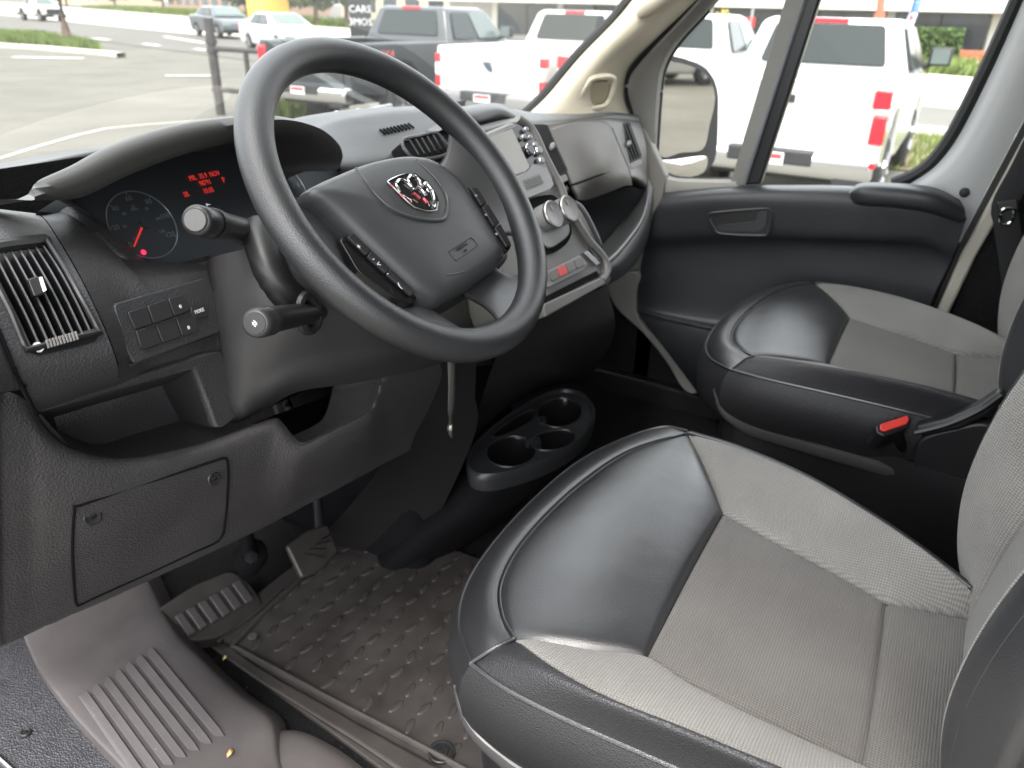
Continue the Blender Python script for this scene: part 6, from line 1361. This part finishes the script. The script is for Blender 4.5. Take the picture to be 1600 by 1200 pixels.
me = bpy.data.meshes.new('cup_tray'); bm.normal_update(); bm.to_mesh(me); bm.free(); me.materials.append(M_('cup_tray_plastic', (.030, .031, .033), .34))
o = bpy.data.objects.new('cup_tray', me); link(o, con)
TRAYR = M_('tray_rim', (.028, .029, .031), .32)
ctr = sum(bez, Vector())/72
rows = [[ctr + (p-ctr)*f + Vector((0, 0, dz)) for p in bez] for f, dz in ((.965, .001), (.985, .007), (1.01, .008), (1.035, .003), (1.04, -.010), (1.02, -.03), (1.02, -.06), (1.05, -.12), (1.12, -.255))]
mesh('tray_rim', [p for r in rows[:6] for p in r], gridfaces(72, 6, cu=True), TRAYR, con)
_c5 = sum(rows[5], Vector())/72
rows[6:] = [[_c5 + (p-_c5)*f + Vector((dx, dy, dz)) for p in rows[5]] for f, dx, dy, dz in ((1.04, -.015, .03, -.05), (1.06, -.03, .10, -.12), (1.08, -.05, .19, -.23))]
mesh('console_body', [p for r in rows[5:] for p in r], gridfaces(72, 4, cu=True), VOID, con)  # blackened so the lower body sinks into footwell shade
for hl in holes:
    n = len(hl); c_ = sum(hl, Vector())/n; rows = [[c_ + (p-c_)*f + Vector((0, 0, dz)) for p in hl] for f, dz in ((1.0, .0), (.97, -.004), (.92, -.07), (.8, -.075))]
    cu = mesh('cup_well', [p for r in rows for p in r], gridfaces(n, 4, cu=True) + [tuple(range(3*n, 4*n))], BLKGLOSS, con)
    tube('well_rim', [p + Vector((0, 0, .0005)) for p in hl], .0022, TRAYR, con, 6, True)
for u, v in ((846, 655), (826, 682), (838, 688)): slab('cup_finger', rnd(ZP([(u-6, v-4, CZ+.004), (u+5, v-6, CZ+.004), (u+8, v+3, CZ+.004), (u-3, v+6, CZ+.004)]), .003), (0, 0, -.02), TRAYR, con, .002)
# tunnel cover rising to the stack
box('tunnel_cover', (1.20, .97, .25), (.40, .42, .56), VOID, con, None, .04, 4)
loft('console_face', [[PX(796, 505, 1.08), PX(870, 482, 1.2), PX(948, 446, 1.36)], [PX(760, 600, 1.06), PX(850, 570, 1.2), PX(960, 520, 1.38)], ZP([(735, 690, .245), (800, 632, .245), (845, 606, .245), (920, 590, .245)]), ZP([(735, 692, .15), (800, 634, .15), (845, 608, .15), (920, 592, .15)])], BLACK, con, 20, 24)
# carpet hump and seat rail between the seats
loft('floor_carpet', [[(1.12, -.6, .0), (1.16, -.6, .03), (1.30, -.6, .03), (1.34, -.6, .0)], [(1.12, .5, .0), (1.16, .5, .03), (1.30, .5, .03), (1.34, .5, .0)]], CARPET, con, 16, 10)
# steel strip hanging below the steering column
ky = thing('hanging_key', PX(706, 630, .80), 'thin silvery key strip hanging below the steering wheel', 'key')
tube('blade', crv([PX(705, 555, .80), PX(706, 600, .80), PX(705, 640, .80), PX(704, 666, .80), PX(704, 676, .80)], 20), [.0085]*13 + [.008, .007, .005, .0045, .0045, .0045, .0030], STEEL, ky, 8, False, Vector((0, 1, 0)), .35)
tube('tip', crv([PX(704, 664, .798), PX(703, 672, .797), PX(706, 684, .798)], 8), [.0035, .0042, .0046, .004, .003, .0028, .002, .001], STEEL, ky, 8)
# wiper on the windshield base
wi = thing('wiper', PX(560, 185, 1.2), 'windshield wiper lying along the base of the glass', 'wiper')
tube('blade', crv([PX(484, 196, 1.30), PX(520, 184, 1.42), PX(560, 177, 1.55), PX(610, 166, 1.72)], 24), .008, M_('wiper_grey', (.20, .22, .22), .35), wi, 8); tube('arm', crv([PX(500, 199, 1.30), PX(560, 186, 1.50), PX(625, 176, 1.70)], 20), .010, BLACK, wi, 8)
for u, v, x_ in ((527, 182, 1.43), (560, 178, 1.55)): lathe('pivot', [(.012, 0), (.010, .008), (.001, .010)], PX(u, v, x_), (-.5, -.5, .7), CHROME, wi, 12)

# crumbs and grit on the step pad, mat and sill: too small to pick apart
rr = random.Random(5); vs = []; fs = []
for k in range(70):
    u, v = rr.choice(((rr.uniform(110, 420), rr.uniform(1000, 1190)), (rr.uniform(380, 680), rr.uniform(940, 1180))))
    z_ = .066 if u < 330 + (v-1000)*.45 else .006
    c = PZ(u, v, z_); s_ = rr.uniform(.0004, .0011); i = len(vs)
    vs += [c + Vector((rr.uniform(-s_, s_), rr.uniform(-s_, s_), rr.uniform(0, s_))) for _ in range(3)] + [c + Vector((0, 0, s_*1.5))]; fs += [(i, i+1, i+2), (i, i+1, i+3), (i+1, i+2, i+3), (i+2, i, i+3)]
o = mesh('crumbs', vs, fs, M_('crumb', (.55, .5, .42), .8), None, smooth=False); tag(o, 'pale crumbs and grit scattered over the step pad and mat', 'crumbs', kind='stuff')
